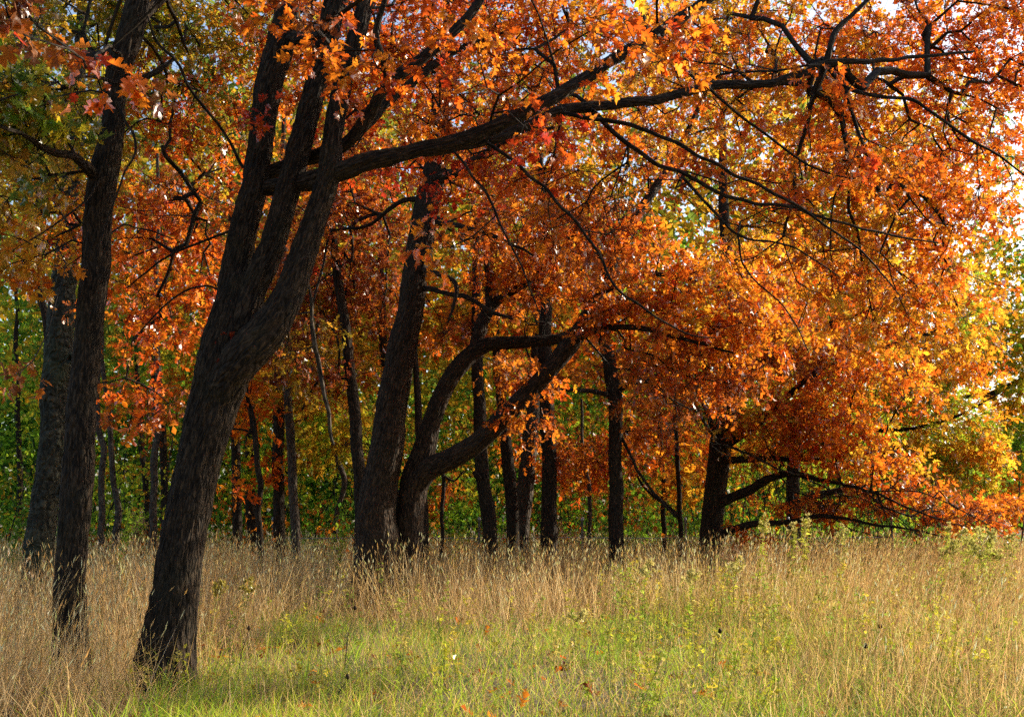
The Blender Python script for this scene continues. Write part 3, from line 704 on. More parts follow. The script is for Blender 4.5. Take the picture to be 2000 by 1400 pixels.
t.pads([(1500, 800, 25, 1.3, 1.2, .7, 70, 'orange', 'gold', .3), (1600, 840, 24.6, 1.4, 1.2, .6, 76, 'orange', 'redorange', .35), (1690, 895, 24.4, 1.1, 1.2, .42, 50, 'orange', 'gold', .3),
        (1570, 700, 25, 1.5, 1.5, .8, 90, 'orange', 'rust', .35), (1700, 760, 25, 1.5, 1.4, .9, 84, 'orange', 'gold', .4), (1500, 880, 26, .9, 1.0, .3, 26, 'orange', 'gold', .4),
        (1560, 985, 26.2, 1.3, .9, .18, 18, 'rust', 'orange', .5), (1700, 985, 25.6, 1.6, 1.0, .25, 20, 'rust', 'orange', .5), (1850, 1000, 25.2, 1.2, 1.0, .35, 36, 'rust', 'orange', .5),
        (1640, 600, 26, 1.8, 1.6, 1.0, 80, 'orange', 'gold', .4), (1440, 640, 25.5, 1.2, 1.4, .8, 60, 'orange', 'rust', .4), (1540, 540, 26, 1.8, 1.8, 1.0, 60, 'gold', 'orange', .5), (1480, 1040, 25.8, .5, .5, .15, 8, 'redorange'), (1560, 950, 25.0, 1.2, .8, .35, 30, 'bare'), (1680, 960, 24.6, 1.2, .8, .35, 30, 'bare'), (1660, 970, 25.0, 1.2, .8, .3, 16, 'rust', 'orange', .5), (1780, 960, 24.8, 1.0, .8, .35, 20, 'orange', 'rust', .5), (1500, 900, 25.2, 1.0, .8, .3, 22, 'bare'), (1400, 800, 25, .9, .8, .7, 26, 'bare'), (1620, 985, 24.8, 1.2, .8, .3, 26, 'bare'), (1760, 1010, 24.4, 1.2, .8, .3, 30, 'bare'), (1870, 1010, 24.4, .9, .8, .3, 18, 'bare')])
t.crown(per=21, spread=.5, singles=200, tipr=.0052, twig=.7)

# ------------------------------------------------------------------ golden oak farther right
t = Tree('golden_oak', 'dark-trunked oak with golden yellow leaves behind the sweeping low limbs', (1548, 1095), 30.0, lod=1, leaf=.19, sides=36, amp=.02, seed=160)
t.limb('trunk', [(1546, 1105, 34), (1550, 1010, 28), (1550, 930, 26), (1560, 840, 24), (1590, 740, 22), (1640, 620, 18), (1700, 480, 14), (1760, 340, 9)], ground=True, flare=.25, grow_from=.3)
t.limb('limb', [(1556, 992, 17, 30), (1580, 972, 16, 29.7), (1620, 962, 13, 29.3), (1690, 948, 10, 29), (1790, 930, 7, 28.6), (1890, 935, 4, 28.3)], sides=18)
t.limb('limb', [(1560, 850, 16, 30), (1640, 830, 13, 29.4), (1740, 840, 9, 28.8), (1850, 820, 6, 28.4), (1950, 770, 3, 28)], sides=18)
t.limb('limb', [(1600, 720, 14, 30), (1720, 680, 10, 29.5), (1850, 640, 6, 29)], sides=16)
t.pads([(1850, 830, 28.5, 1.4, 1.3, .9, 100, 'gold', 'yellowgreen', .45), (1770, 760, 29, 1.5, 1.3, .9, 84, 'gold', 'yellowgreen', .4), (1760, 890, 28.6, 1.2, 1.0, .6, 60, 'gold', 'yellowgreen', .45),
        (1850, 930, 28.4, 1.3, 1.2, .55, 56, 'gold', 'yellowgreen', .4), (1920, 880, 28.4, .7, 1.0, .7, 40, 'gold', 'orange', .4), (1850, 700, 29.5, 1.4, 1.4, .9, 90, 'orange', 'gold', .5), (1890, 580, 30, 1.2, 1.2, 1.0, 50, 'yellowgreen', 'gold', .4),
        (1930, 990, 28.2, 1.0, 1.0, .5, 36, 'orange', 'rust', .5), (1740, 540, 30, 2, 1.8, 1.2, 70, 'gold', 'orange', .5), (1700, 330, 31, 2.2, 1.8, 1.6, 80, 'gold', 'ochre', .5), (1850, 250, 31, 1.6, 1.6, 1.4, 50, 'gold', 'olive', .5), (1640, 130, 31, 2.2, 1.8, 1.6, 60, 'gold', 'ochre', .5)])
t.crown(per=18, spread=.5)

t = Tree('edge_tree', 'green-leaved tree at the far right edge of the wood, thin bare limb showing', (2090, 1060), 38.0, lod=2, leaf=.22, sides=24, amp=.02, seed=180)
t.limb('trunk', [(2088, 1085, 34), (2085, 980, 30), (2075, 860, 26), (2060, 700, 22), (2050, 520, 16), (2040, 330, 8)], ground=True, flare=.2, grow_from=.3)
t.limb('limb', [(2072, 720, 16, 38), (1990, 745, 12, 37), (1930, 770, 10, 36.5), (1850, 776, 7, 36), (1826, 772, 5, 36)], sides=16)
t.limb('limb', [(2060, 860, 12, 38), (1990, 880, 9, 37.5), (1920, 900, 5, 37)], sides=14)
t.pads([(1960, 640, 37, 1.3, 2, 1.6, 70, 'yellowgreen', 'olive', .5), (1980, 480, 38, 1.5, 2, 1.6, 64, 'green', 'ochre', .5), (1990, 300, 38, 1.5, 1.6, 1.6, 30, 'green', 'ochre', .4), (1985, 700, 36, 1.3, 1.4, 1.6, 80, 'yellowgreen', 'ochre', .5), (1995, 860, 36, 1.3, 1.4, 1.4, 60, 'yellowgreen', 'green', .5), (2080, 700, 37, 1.8, 1.6, 2.4, 70, 'yellowgreen', 'green', .5), (2090, 560, 38, 2, 2, 3, 70, 'green', 'ochre', .3), (1970, 800, 37, 1.2, 1.8, 1.0, 40, 'ochre', 'orange', .4), (1985, 960, 37, 1.2, 1.5, .9, 36, 'orange', 'ochre', .4), (2080, 850, 38, 1.6, 2, 1.6, 40, 'ochre')])
t.crown(per=18, spread=.6)

# ------------------------------------------------------------------ trees standing in the wood behind
def wood_tree(name, label, depth, pts, pads=(), bark=None, lod=2, leaf=.20, per=16, limbs=(), group='trees standing in the wood', grow_from=.35, sides=20, spread=.5, amp=.012, flare=.15):
    foot = pts[0]
    t = Tree(name, label, (foot[0], foot[1]), depth, 'tree', group, bark, lod, leaf, sides, amp, seed=int(foot[0]) + 300)
    g = (foot[0] - 2, 1009 + (CAM_H / depth) * FPX * 1.02, foot[2] * 1.1)
    t.limb('trunk', [g] + list(pts), ground=True, flare=flare, grow_from=grow_from)
    for l in limbs: t.limb('limb', l, sides=12, amp=.004)
    if pads:
        t.pads(pads); t.crown(per=per, spread=spread)
    return t

wood_tree('wood_tree', 'slender dark oak between the leaning oak and the furrowed middle trunk', 22.5,
          [(705, 1050, 27), (704, 990, 26), (696, 850, 24), (686, 740, 22), (676, 640, 21), (661, 545, 19), (652, 470, 15), (648, 400, 10), (640, 250, 6)],
          [(600, 620, 23.5, 1.0, 1.2, .7, 40, 'ochre', 'maroon', .4), (660, 740, 24, 1.1, 1.2, .6, 44, 'ochre', 'orange', .4), (580, 500, 23, 1.0, 1.2, .8, 40, 'maroon', 'rust', .5), (640, 300, 23, 1.6, 1.5, 1.2, 60, 'rust', 'olive', .4), (740, 500, 23, 1.0, 1.0, .8, 36, 'maroon', 'rust', .4)],
          limbs=([(690, 740, 8, 22.5), (650, 735, 7, 22.8), (620, 745, 6, 23), (590, 800, 4, 23.4)],), lod=1, leaf=.17)
wood_tree('wood_tree', 'dark reddish-brown trunk left of the pale sunlit trunk, behind the leaning oak', 27,
          [(545, 1045, 24), (543, 930, 23), (544, 800, 22), (546, 680, 20), (548, 560, 17), (550, 400, 12), (555, 200, 7)],
          [(540, 760, 27, .8, 1.0, .5, 26, 'rust', 'ochre', .4), (500, 640, 27.5, 1.3, 1.5, 1.0, 50, 'orange', 'ochre', .4), (560, 500, 28, 1.8, 1.8, 1.4, 60, 'rust', 'ochre', .4), (540, 900, 27, .5, .6, .35, 10, 'redorange')])
wood_tree('wood_tree', 'pale grey trunk with a bright sunlit right edge in the wood', 26,
          [(577, 1040, 19), (573, 960, 18), (567, 860, 18), (563, 780, 17), (560, 660, 14), (558, 480, 10), (560, 280, 6)],
          [(620, 800, 27, 1.0, 1.2, .7, 36, 'ochre', 'yellowgreen', .4), (600, 560, 28, 1.4, 1.5, 1.0, 40, 'ochre', 'maroon', .4)], bark=M_PALE)
wood_tree('wood_tree', 'thin crooked dark trunk just right of the leaning oak, bending near its top', 24,
          [(508, 1045, 12), (506, 960, 12), (503, 880, 11), (492, 810, 11), (484, 760, 9), (478, 680, 7)],
          [(480, 800, 24.5, .6, .8, .5, 16, 'redorange', 'orange', .4), (470, 730, 24.5, .7, .8, .5, 18, 'orange', 'redorange', .5), (470, 960, 24, .3, .3, .2, 3, 'redorange')], limbs=([(497, 850, 5, 24), (470, 838, 4, 23.8), (440, 836, 3, 23.6)],))
wood_tree('wood_tree', 'straight grey-brown trunk nearest to the leaning oak on its right, green leaves behind', 28,
          [(464, 1045, 20), (462, 960, 18), (460, 860, 18), (456, 740, 16), (452, 560, 12), (450, 350, 8)],
          [(440, 740, 29, 1.4, 1.5, 1.2, 44, 'orange', 'olive', .4), (430, 480, 29, 2, 2, 1.6, 60, 'rust', 'olive', .4)])
wood_tree('wood_tree', 'mottled dark trunk with ivy leaves, behind the thin crooked trunk', 29,
          [(493, 1045, 23), (491, 960, 22), (489, 860, 20), (486, 740, 17), (482, 560, 13), (480, 350, 8)],
          [(489, 900, 28.6, .35, .3, .9, 20, 'yellowgreen', 'green', .5), (520, 600, 30, 1.8, 1.8, 1.4, 50, 'ochre', 'orange', .5)])
wood_tree('wood_tree', 'slim trunk with a bright sunlit edge between slim oak and leaning oak', 25,
          [(300, 1045, 15), (303, 960, 14), (305, 860, 14), (306, 740, 13), (307, 620, 12), (308, 480, 9), (310, 300, 6)],
          [(300, 560, 26, 1.4, 1.5, 1.0, 40, 'orange', 'redorange', .4), (290, 360, 27, 2.0, 2, 1.4, 50, 'rust', 'olive', .4), (280, 780, 25.5, .7, .8, .4, 16, 'rust', 'orange', .4)], limbs=([(304, 835, 5, 25), (285, 828, 4, 24.8), (268, 825, 3, 24.7)],), bark=M_PALE)
wood_tree('wood_tree', 'dim trunk just right of the slim trunk with the sunlit edge', 31,
          [(322, 1040, 15), (320, 940, 15), (316, 820, 14), (296, 700, 13), (284, 600, 11), (270, 450, 8)],
          [(250, 600, 32, 1.6, 1.8, 1.4, 40, 'olive', 'green', .4)])
wood_tree('wood_tree', 'thin leaning trunk close to the right side of the slim oak', 26,
          [(230, 1010, 13), (222, 930, 11), (212, 820, 10), (205, 740, 9), (195, 600, 7), (190, 450, 5)], [(190, 620, 27, 1.4, 1.4, 1.2, 34, 'green', 'olive', .5)], bark=M_PALE)
wood_tree('wood_tree', 'thin pale trunk touching the right edge of the slim oak', 24,
          [(203, 1020, 13), (201, 940, 12), (198, 860, 12), (193, 760, 10), (190, 600, 7)], [(200, 520, 26, 1.2, 1.2, 1.0, 26, 'olive', 'ochre', .5)], bark=M_PALE)
wood_tree('wood_tree', 'thin dark trunk deep in the green wood, midway between slim oak and leaning oak', 34,
          [(291, 1035, 12), (284, 940, 12), (276, 860, 12), (270, 760, 10), (262, 600, 8)], [(250, 720, 35, 1.4, 1.5, 1.2, 34, 'yellowgreen', 'green', .5)])
wood_tree('wood_tree', 'slim dark stem rising beside the scaly hollow trunk, on its left', 21,
          [(92, 1050, 16), (94, 900, 15), (92, 760, 15), (88, 660, 15), (82, 560, 13), (78, 520, 12), (74, 400, 9), (70, 200, 6)],
          [(30, 480, 22, 1.0, 1.2, .8, 26, 'ochre', 'green', .4), (60, 300, 22, 1.6, 1.6, 1.2, 44, 'olive', 'ochre', .4)])
wood_tree('wood_tree', 'short thin trunk in the green wood at the far left edge', 33,
          [(42, 1030, 11), (40, 920, 11), (37, 820, 10), (34, 700, 9), (30, 520, 6)], [(30, 640, 34, 1.8, 1.8, 1.4, 60, 'green', 'yellowgreen', .5)])
wood_tree('wood_tree', 'upright trunk with a broken stub, first one right of the curved forked limb', 25,
          [(957, 1045, 30), (950, 980, 29), (943, 930, 27), (938, 830, 26), (933, 720, 24), (930, 600, 18), (928, 420, 12)],
          [(900, 600, 26.5, 1.4, 1.5, 1.0, 44, 'ochre', 'orange', .5), (960, 620, 26, 1.2, 1.2, .8, 36, 'orange', 'gold', .4)], limbs=([(945, 935, 12, 25), (933, 930, 12, 24.8), (928, 922, 10, 24.7)],))
wood_tree('wood_tree', 'dark trunk leaning against the pale rough one, right of the broken-stub trunk', 26,
          [(1003, 1045, 27), (999, 960, 25), (993, 900, 25), (986, 850, 24), (975, 740, 20), (960, 560, 14)], [(1000, 880, 27, .4, .5, .3, 8, 'orange'), (980, 500, 27, 1.6, 1.6, 1.2, 44, 'ochre', 'rust', .5)])
wood_tree('wood_tree', 'pale rough-barked trunk leaning right with burls, centre of the wood', 26.5,
          [(1015, 1045, 36), (1024, 970, 36), (1034, 890, 33), (1041, 800, 29), (1048, 700, 24), (1056, 590, 20), (1062, 430, 14)], [(1070, 560, 27.5, 1.6, 1.6, 1.0, 44, 'gold', 'orange', .4)], bark=M_PALE, amp=.03)
wood_tree('wood_tree', 'dark lumpy upright trunk right of the pale rough-barked one', 25.5,
          [(1073, 1045, 33), (1072, 970, 31), (1072, 900, 30), (1069, 820, 29), (1066, 700, 27), (1064, 590, 25), (1060, 470, 18), (1056, 300, 11)], [(1100, 620, 26.5, 1.3, 1.4, .9, 40, 'orange', 'ochre', .4), (1080, 330, 27, 2.2, 2, 1.4, 60, 'gold', 'orange', .5)])
wood_tree('wood_tree', 'tall dark trunk with side limbs, left of the spreading oak', 24.5,
          [(1203, 1045, 30), (1203, 950, 28), (1202, 860, 27), (1200, 770, 29), (1186, 690, 28), (1176, 640, 24), (1168, 560, 18), (1160, 440, 12)],
          [(1290, 770, 24, 1.1, 1.2, .5, 36, 'rust', 'orange', .5), (1130, 900, 26, .9, 1.0, .6, 40, 'rust', 'redorange', .5), (1250, 860, 26, .9, 1.0, .5, 36, 'rust', 'orange', .5), (1230, 700, 25, 1.2, 1.2, .6, 40, 'orange', 'rust', .5)],
          limbs=([(1203, 762, 14, 24.5), (1235, 748, 13, 24.2), (1275, 738, 11, 24), (1320, 722, 8, 23.7), (1380, 730, 5, 23.4)], [(1195, 770, 10, 24.5), (1150, 762, 9, 24.1), (1110, 760, 7, 23.8), (1060, 740, 4, 23.5)], [(1210, 850, 6, 24.5), (1250, 930, 6, 24.2), (1290, 980, 5, 24), (1320, 1010, 4, 23.9)]), lod=1, leaf=.18)
wood_tree('wood_tree', 'thin dark pole-like trunk, left one of the two beside the spreading oak', 29,
          [(1297, 1040, 10), (1295, 940, 10), (1292, 860, 9), (1288, 760, 8), (1284, 640, 5)], [(1340, 880, 30, 1.2, 1.2, .7, 44, 'gold', 'orange', .5), (1290, 820, 30, 1, 1, .6, 30, 'rust', 'orange', .4)])
wood_tree('wood_tree', 'thin dark trunk with a low side branch, nearest left of the spreading oak', 27.5,
          [(1331, 1045, 10), (1328, 990, 10), (1324, 900, 9), (1320, 800, 8), (1316, 680, 5)], [(1350, 940, 28, .7, .8, .5, 20, 'gold', 'rust', .4)], limbs=([(1327, 1005, 8, 27.5), (1300, 985, 7, 27.3), (1262, 955, 6, 27.1), (1240, 920, 4, 27)],))
wood_tree('wood_tree', 'thin greyish stem standing beside the fence post', 28,
          [(1152, 1050, 8), (1148, 960, 8), (1140, 880, 7), (1136, 780, 5)], [(1150, 900, 29.5, 1.0, 1.0, .6, 36, 'rust', 'redorange', .5)], bark=M_PALE)
wood_tree('wood_tree', 'short dark trunk half hidden behind the base of the forked oak', 24,
          [(828, 1045, 21), (826, 980, 20), (822, 900, 18), (815, 780, 14), (808, 640, 9)], [(840, 640, 25.5, 1.2, 1.2, .8, 34, 'ochre', 'rust', .4)])
wood_tree('wood_tree', 'dark stem showing behind the left side of the furrowed middle trunk', 25,
          [(772, 1040, 18), (766, 900, 18), (755, 780, 18), (750, 690, 17), (745, 560, 13), (740, 400, 8)], [(700, 640, 26, 1.2, 1.4, 1.0, 50, 'ochre', 'gold', .4), (660, 860, 27, 1.0, 1.0, .6, 36, 'ochre', 'yellowgreen', .4)])
wood_tree('wood_tree', 'bowed grey sapling trunk arching through green leaves left of the furrowed oak', 29,
          [(655, 1030, 9), (662, 990, 10), (672, 940, 11), (655, 890, 11), (632, 860, 9), (610, 830, 6)], [(600, 860, 30, .9, 1, .6, 26, 'yellowgreen', 'ochre', .4)], bark=M_PALE)
wood_tree('wood_tree', 'thin black sapling with a forked twig in the gap right of the forked oak', 27,
          [(864, 1045, 8), (865, 980, 8), (867, 920, 7), (880, 880, 4)], [(850, 960, 27.5, .5, .5, .3, 8, 'rust'), (900, 980, 29, .9, .9, .7, 26, 'green', 'yellowgreen', .3)], limbs=([(866, 930, 5, 27), (885, 940, 4, 27), (905, 920, 3, 27)],))

# ------------------------------------------------------------------ masses of the wood that nobody could count
def leaf_cloud(name, boxes, size, lod=2, seed=1):
    g = np.random.default_rng(seed)
    Ls = dict(pos=[], axis=[], up=[], size=[], col=[])
    for (x0, x1, y0, y1, z0, z1, n, clump, pal) in boxes:
        big = 2.0 if clump >= 1.5 else 1.0
        c = np.stack([g.uniform(x0, x1, n), g.uniform(y0, y1, n), g.uniform(z0, z1, n)], 1)
        m = 26
        q = (c[:, None] + g.normal(size=(n, m, 3)) * np.array([clump, clump, clump * .6])).reshape(-1, 3)
        pl = np.array(PAL[pal]); bi = g.integers(len(pl), size=n).repeat(m)
        alt = g.uniform(size=len(q)) < .35
        bi = np.where(alt, g.integers(len(pl), size=len(q)), bi)
        ok = q[:, 2] > .05
        Ls['pos'].append(q[ok]); Ls['axis'].append((g.normal(size=q.shape) + np.array([0, 0, -.3]))[ok]); Ls['up'].append((g.normal(size=q.shape) * .7 + np.array([0, 0, .8]))[ok])
        Ls['size'].append((size * big * g.uniform(.6, 1.3, len(q)))[ok]); Ls['col'].append((pl[bi] * g.uniform(.75, 1.15, (len(q), 1)))[ok])
    L = {k: np.concatenate(v) for k, v in Ls.items()}
    return link(name, leaves_to_mesh(name, L, lod, M_FARLEAF))

tag(leaf_cloud('undergrowth', [(-17, -4, 27, 42, 0, 1.6, 110, .40, 'green'), (-19, -3, 31, 48, .5, 6.0, 130, .50, 'green'), (-18, -3, 30, 46, 1.5, 7.0, 100, .5, 'yellowgreen'), (-5, 6, 30, 44, 0, 2.0, 170, .45, 'green'), (-5, 6, 32, 46, 1.5, 4.6, 90, .6, 'green'), (-6, 5, 32, 46, 3, 6.6, 90, .6, 'ochre'),
                               (5, 17, 34, 48, 0, 2.2, 150, .6, 'green'), (-8, 3, 33, 42, 2, 6, 70, .6, 'yellowgreen'), (-9, 0, 28, 34, 2, 7, 70, .5, 'ochre'), (-14, -5, 28, 36, 1, 8, 70, .5, 'ochre'), (-4, 5, 28, 34, .5, 5, 50, .45, 'rust'), (-13, -5, 26, 32, .5, 4, 26, .4, 'rust'), (-9, -2, 27, 31, .2, 2, 22, .35, 'orange'), (-15, -7, 27, 33, 1, 6, 60, .45, 'yellowgreen'), (1, 9, 33, 44, 1.5, 5, 90, .5, 'rust'), (3, 12, 36, 46, 2, 6, 80, .5, 'ochre')], .15, seed=5),
    'dense green and yellow undergrowth filling the wood behind the trunks', 'undergrowth', kind='stuff')
tag(leaf_cloud('far_wood', [(-34, -14, 46, 62, 0, 9, 300, 1.0, 'green'), (-32, -8, 48, 64, 7, 26, 330, 1.2, 'olive'), (-14, 6, 48, 64, 0, 8, 300, 1.0, 'green'), (-12, 8, 50, 66, 6, 24, 330, 1.2, 'ochre'),
                            (4, 20, 50, 66, 0, 9, 300, 1.0, 'yellowgreen'), (6, 20, 50, 66, 7, 12, 120, 1.2, 'ochre'), (12, 24, 52, 66, 10, 24, 200, 1.2, 'gold'), (18, 25, 54, 66, 0, 4, 80, 1.0, 'green'),
                            (-40, -12, 58, 74, 0, 14, 420, 1.6, 'green'), (-14, 12, 58, 76, 0, 14, 400, 1.6, 'green'), (8, 27, 62, 76, 0, 9, 170, 1.6, 'green'), (-40, -6, 62, 76, 8, 30, 330, 1.8, 'olive'), (-8, 20, 62, 76, 8, 20, 200, 1.8, 'green'), (10, 20, 40, 50, 8, 20, 130, .9, 'gold'), (8, 26, 38, 54, 6.5, 14, 170, .9, 'ochre'), (-10, 10, 30, 36, 9, 15, 110, .7, 'olive'), (-20, 0, 33, 46, 6, 16, 260, .8, 'olive'), (-14, 8, 34, 48, 7, 17, 240, .8, 'ochre'), (0, 14, 36, 50, 6, 15, 120, .8, 'rust'), (-22, 10, 34, 46, 15, 22, 200, 1.0, 'olive')], .36, 3, seed=9),
    'far mass of green and yellow woodland behind all trunks', 'woods', kind='stuff')
g = np.random.default_rng(77); sg = []
for k in range(420):
    b = np.array([g.uniform(-19, 15), g.uniform(28, 50), -.05]); hh = g.uniform(1.5, 7.5); r0 = g.uniform(.008, .035)
    q = b.copy(); dr = np.array([g.normal() * .12, g.normal() * .12, 1.0])
    for i in range(5):
        nq = q + dr * hh / 5; rr = r0 * (1 - (i + 1) / 5.6); sg.append((q, nq, r0 * (1 - i / 5.6), rr))
        for w_ in range(2):
            e = nq + np.array([g.normal() * .5, g.normal() * .5, g.uniform(.1, .6)]) * hh * .16; sg.append((nq, e, rr * .6, .004))
        q = nq; dr = dr + np.array([g.normal() * .16, g.normal() * .16, 0])
tag(link('thicket_stems', thin_tubes('thicket_stems', sg, M_TWIG, 3)), 'tangle of thin bare stems among the green undergrowth', 'undergrowth', kind='stuff')
tag(leaf_cloud('distant_treeline', [(40, 140, 150, 190, 0, 9, 330, 2.6, 'green'), (60, 160, 150, 190, 4, 12, 130, 2.6, 'ochre')], 1.3, 3, seed=11),
    'hazy bluish line of trees across the field at the far right', 'woods', kind='stuff')
print('TREES DONE')

# ------------------------------------------------------------------ grasses
def ribbons(pos, h, w, lean, az, curve, col, tipcol=None, segs=3):
    """n tapering blades: base, height, base width, lean vector (xy per height), facing azimuth, extra curve at the tip"""
    n = len(pos)
    ts = np.array([0, .4, .75])[:segs] if segs == 3 else np.array([0, .55])
    side = np.stack([np.cos(az), np.sin(az), np.zeros(n)], 1)
    def at(t):
        p = pos + np.stack([lean[:, 0] * h * (t + curve * t * t), lean[:, 1] * h * (t + curve * t * t), h * t * (1 - .25 * np.minimum(curve * np.hypot(lean[:, 0], lean[:, 1]), 1.5) * t)], 1)
        return p
    rows = []
    for t in ts:
        c = at(t); ww = (w * (1 - .55 * t) * .5)[:, None]
        rows += [c - side * ww, c + side * ww]
    rows.append(at(1.0))
    V = np.stack(rows, 1); k = V.shape[1]
    F = []
    for i in range(len(ts) - 1): F += [(2 * i, 2 * i + 1, 2 * i + 3), (2 * i, 2 * i + 3, 2 * i + 2)]
    F.append((k - 3, k - 2, k - 1))
    F = (np.array(F)[None] + (np.arange(n) * k)[:, None, None]).reshape(-1, 3)
    C = np.repeat(col[:, None], k, 1)
    return V.reshape(-1, 3), F, C.reshape(-1, 3), at(1.0), unit(at(1.0) - at(.8))

def heads(tip, d, ln, w, col):
    """seed heads: two crossed slim lozenges each"""
    n = len(tip)
    x = unit(np.cross(d, np.array([[.3, .9, .2]]))); y = np.cross(d, x)
    Vs = []
    for s in (x, y):
        Vs += [tip - d * (ln * .15)[:, None], tip + d * (ln * .35)[:, None] + s * w[:, None], tip + d * ln[:, None], tip + d * (ln * .35)[:, None] - s * w[:, None]]
    V = np.stack(Vs, 1)
    F = np.array([(0, 1, 2), (0, 2, 3), (4, 5, 6), (4, 6, 7)])
    F = (F[None] + (np.arange(n) * 8)[:, None, None]).reshape(-1, 3)
    return V.reshape(-1, 3), F, np.repeat(col[:, None], 8, 1).reshape(-1, 3)

def merge(parts):
    V, F, C, o = [], [], [], 0
    for (v, f, c) in parts:
        V.append(v); F.append(f + o); C.append(c); o += len(v)
    return np.concatenate(V), np.concatenate(F), np.concatenate(C)

def scatter(n, d0, d1, margin=1.25, bias=1.0):
    """n points over the wedge of meadow in view (plus a margin), denser near"""
    u = rng.uniform(size=n)
    d = (d0 ** (2 - bias) + u * (d1 ** (2 - bias) - d0 ** (2 - bias))) ** (1 / (2 - bias)) if bias != 2 else d0 * (d1 / d0) ** u
    x = rng.uniform(-1, 1, n) * d * .4667 * margin
    return x, d

def tall_mask(x, y):
    """1 where the tall tan grass stands, 0 in the short green clearing"""
    px = 1000 + x / y * FPX
    edge = 16.2 + 1.8 * (value_noise(x / 1.7, y * 0 + 3, 31) - .5) * 2
    far = np.clip((y - edge) / 2.2, 0, 1)
    left = np.clip((-3.0 + .6 * (value_noise(x, y / 1.5, 33) - .5) - x + (y - 11) * -.02) / .7, 0, 1)
    right = np.clip((x - (1.6 + .10 * (y - 9))) / 2.2, 0, 1) * .75
    return np.maximum(np.maximum(far, left), right)

def noise_col(cols, n, x, y, s=1.2, seed=50, var=.22):
    cols = np.array(cols)
    k = (value_noise(x / s, y / s, seed) * .65 + rng.uniform(size=n) * .35) * len(cols)
    c = cols[np.clip(k.astype(int), 0, len(cols) - 1)]
    return c * rng.uniform(1 - var, 1 + var, (n, 1))

TAN = [(.50, .31, .10), (.62, .41, .14), (.72, .52, .20), (.52, .32, .10), (.40, .23, .08)]
BEIGE = [(.58, .36, .15), (.68, .46, .20), (.76, .54, .27), (.52, .31, .115), (.40, .23, .09)]
RED_TAN = [(.50, .27, .10), (.58, .37, .16), (.44, .27, .11), (.56, .40, .14)]
GRN = [(.24, .42, .03), (.38, .54, .035), (.52, .58, .045), (.16, .32, .03), (.62, .54, .07)]

# tall dry stems
parts = []
x, y = scatter(70000, 8.0, 36, bias=.75)
T = tall_mask(x, y); keep = rng.uniform(size=len(x)) < (.15 + .85 * T) * np.clip(.25 + 1.5 * value_noise(x / .45, y / .45, 61), 0, 1)
x, y, T = x[keep], y[keep], T[keep]; n = len(x)
px = 1000 + x / y * FPX
h = (.34 + .66 * T) * rng.uniform(.55, 1.18, n) * (.74 + .5 * value_noise(x / .9, y / .9, 35))
h = np.where((px < 420) & (y < 15), h * 1.02, h)
h = np.minimum(h, np.maximum(.3, 1.45 - (y - 0) * .0 - np.maximum(0, 9.5 - y) * .35))
pos = np.stack([x, y, terrain_z(x, y) - .03], 1)
wd = rng.uniform(.004, .0065, n) * np.maximum(1, y / 14)
wind = np.array([.10, -.02])
lean = rng.normal(size=(n, 2)) * .19 + wind * np.clip((x - 1) / 4, .0, 1.6)[:, None] * 2
col = np.where((rng.uniform(size=n) < (.15 + .5 * T) * (1 - .7 * np.clip((px - 1150) / 450, 0, 1)))[:, None], noise_col(BEIGE, n, x, y, var=.30), noise_col(TAN, n, x, y, var=.32))
br = rng.uniform(size=n); col = np.where((br < .14)[:, None], np.array([[.84, .67, .38]]), col); col = np.where((br > .86)[:, None], col * .42, col)
rt = np.clip((px - 1300) / 500, 0, 1) * .6
col = np.where((rng.uniform(size=n) < rt)[:, None], noise_col(RED_TAN, n, x, y, seed=52), col)
lean[:, 0] += .45 * (value_noise(x / .7, y / .7, 63) - .5); lean[:, 1] += .3 * (value_noise(x / .7, y / .7, 64) - .5)
flat = (rng.uniform(size=n) < .05) ; lean[flat] *= 3.5; h[flat] *= .6
v, f, c, tip, d = ribbons(pos, h, wd, lean, rng.uniform(0, math.pi, n), rng.uniform(0, .5, n), col)
parts.append((v, f, c))
sh = (T > .45) & (rng.uniform(size=n) < .72)
m_ = int(sh.sum())
parts.append(heads(tip[sh], d[sh], rng.uniform(.05, .10, m_), rng.uniform(.005, .010, m_) * .8 * np.maximum(1, y[sh] / 16), np.minimum(col[sh] * 1.12, .66)))
print('tall stems', n)
# dry leaf blades between the stems, thinner to the front
x, y = scatter(42000, 8.0, 34, bias=.9)
T = tall_mask(x, y); keep = rng.uniform(size=len(x)) < (.62 + .38 * T); x, y, T = x[keep], y[keep], T[keep]; n = len(x)
h = (.20 + .42 * T) * rng.uniform(.4, 1.3, n)
pos = np.stack([x, y, terrain_z(x, y) - .03], 1)
v, f, c, tip, d = ribbons(pos, h, rng.uniform(.006, .011, n) * np.maximum(1, y / 15), rng.normal(size=(n, 2)) * .38, rng.uniform(0, math.pi, n), rng.uniform(.2, 1.2, n), np.where(((T > .4) & (x < 2))[:, None], noise_col(BEIGE, n, x, y, seed=54), noise_col(TAN, n, x, y, seed=54)))
parts.append((v, f, c))
V, F, C = merge(parts)
tag(link('dry_grass', make_mesh('dry_grass', V, F, C, None, M_GRASS)), 'tall dry tan meadow grass with pale seed heads', 'grass', kind='stuff')

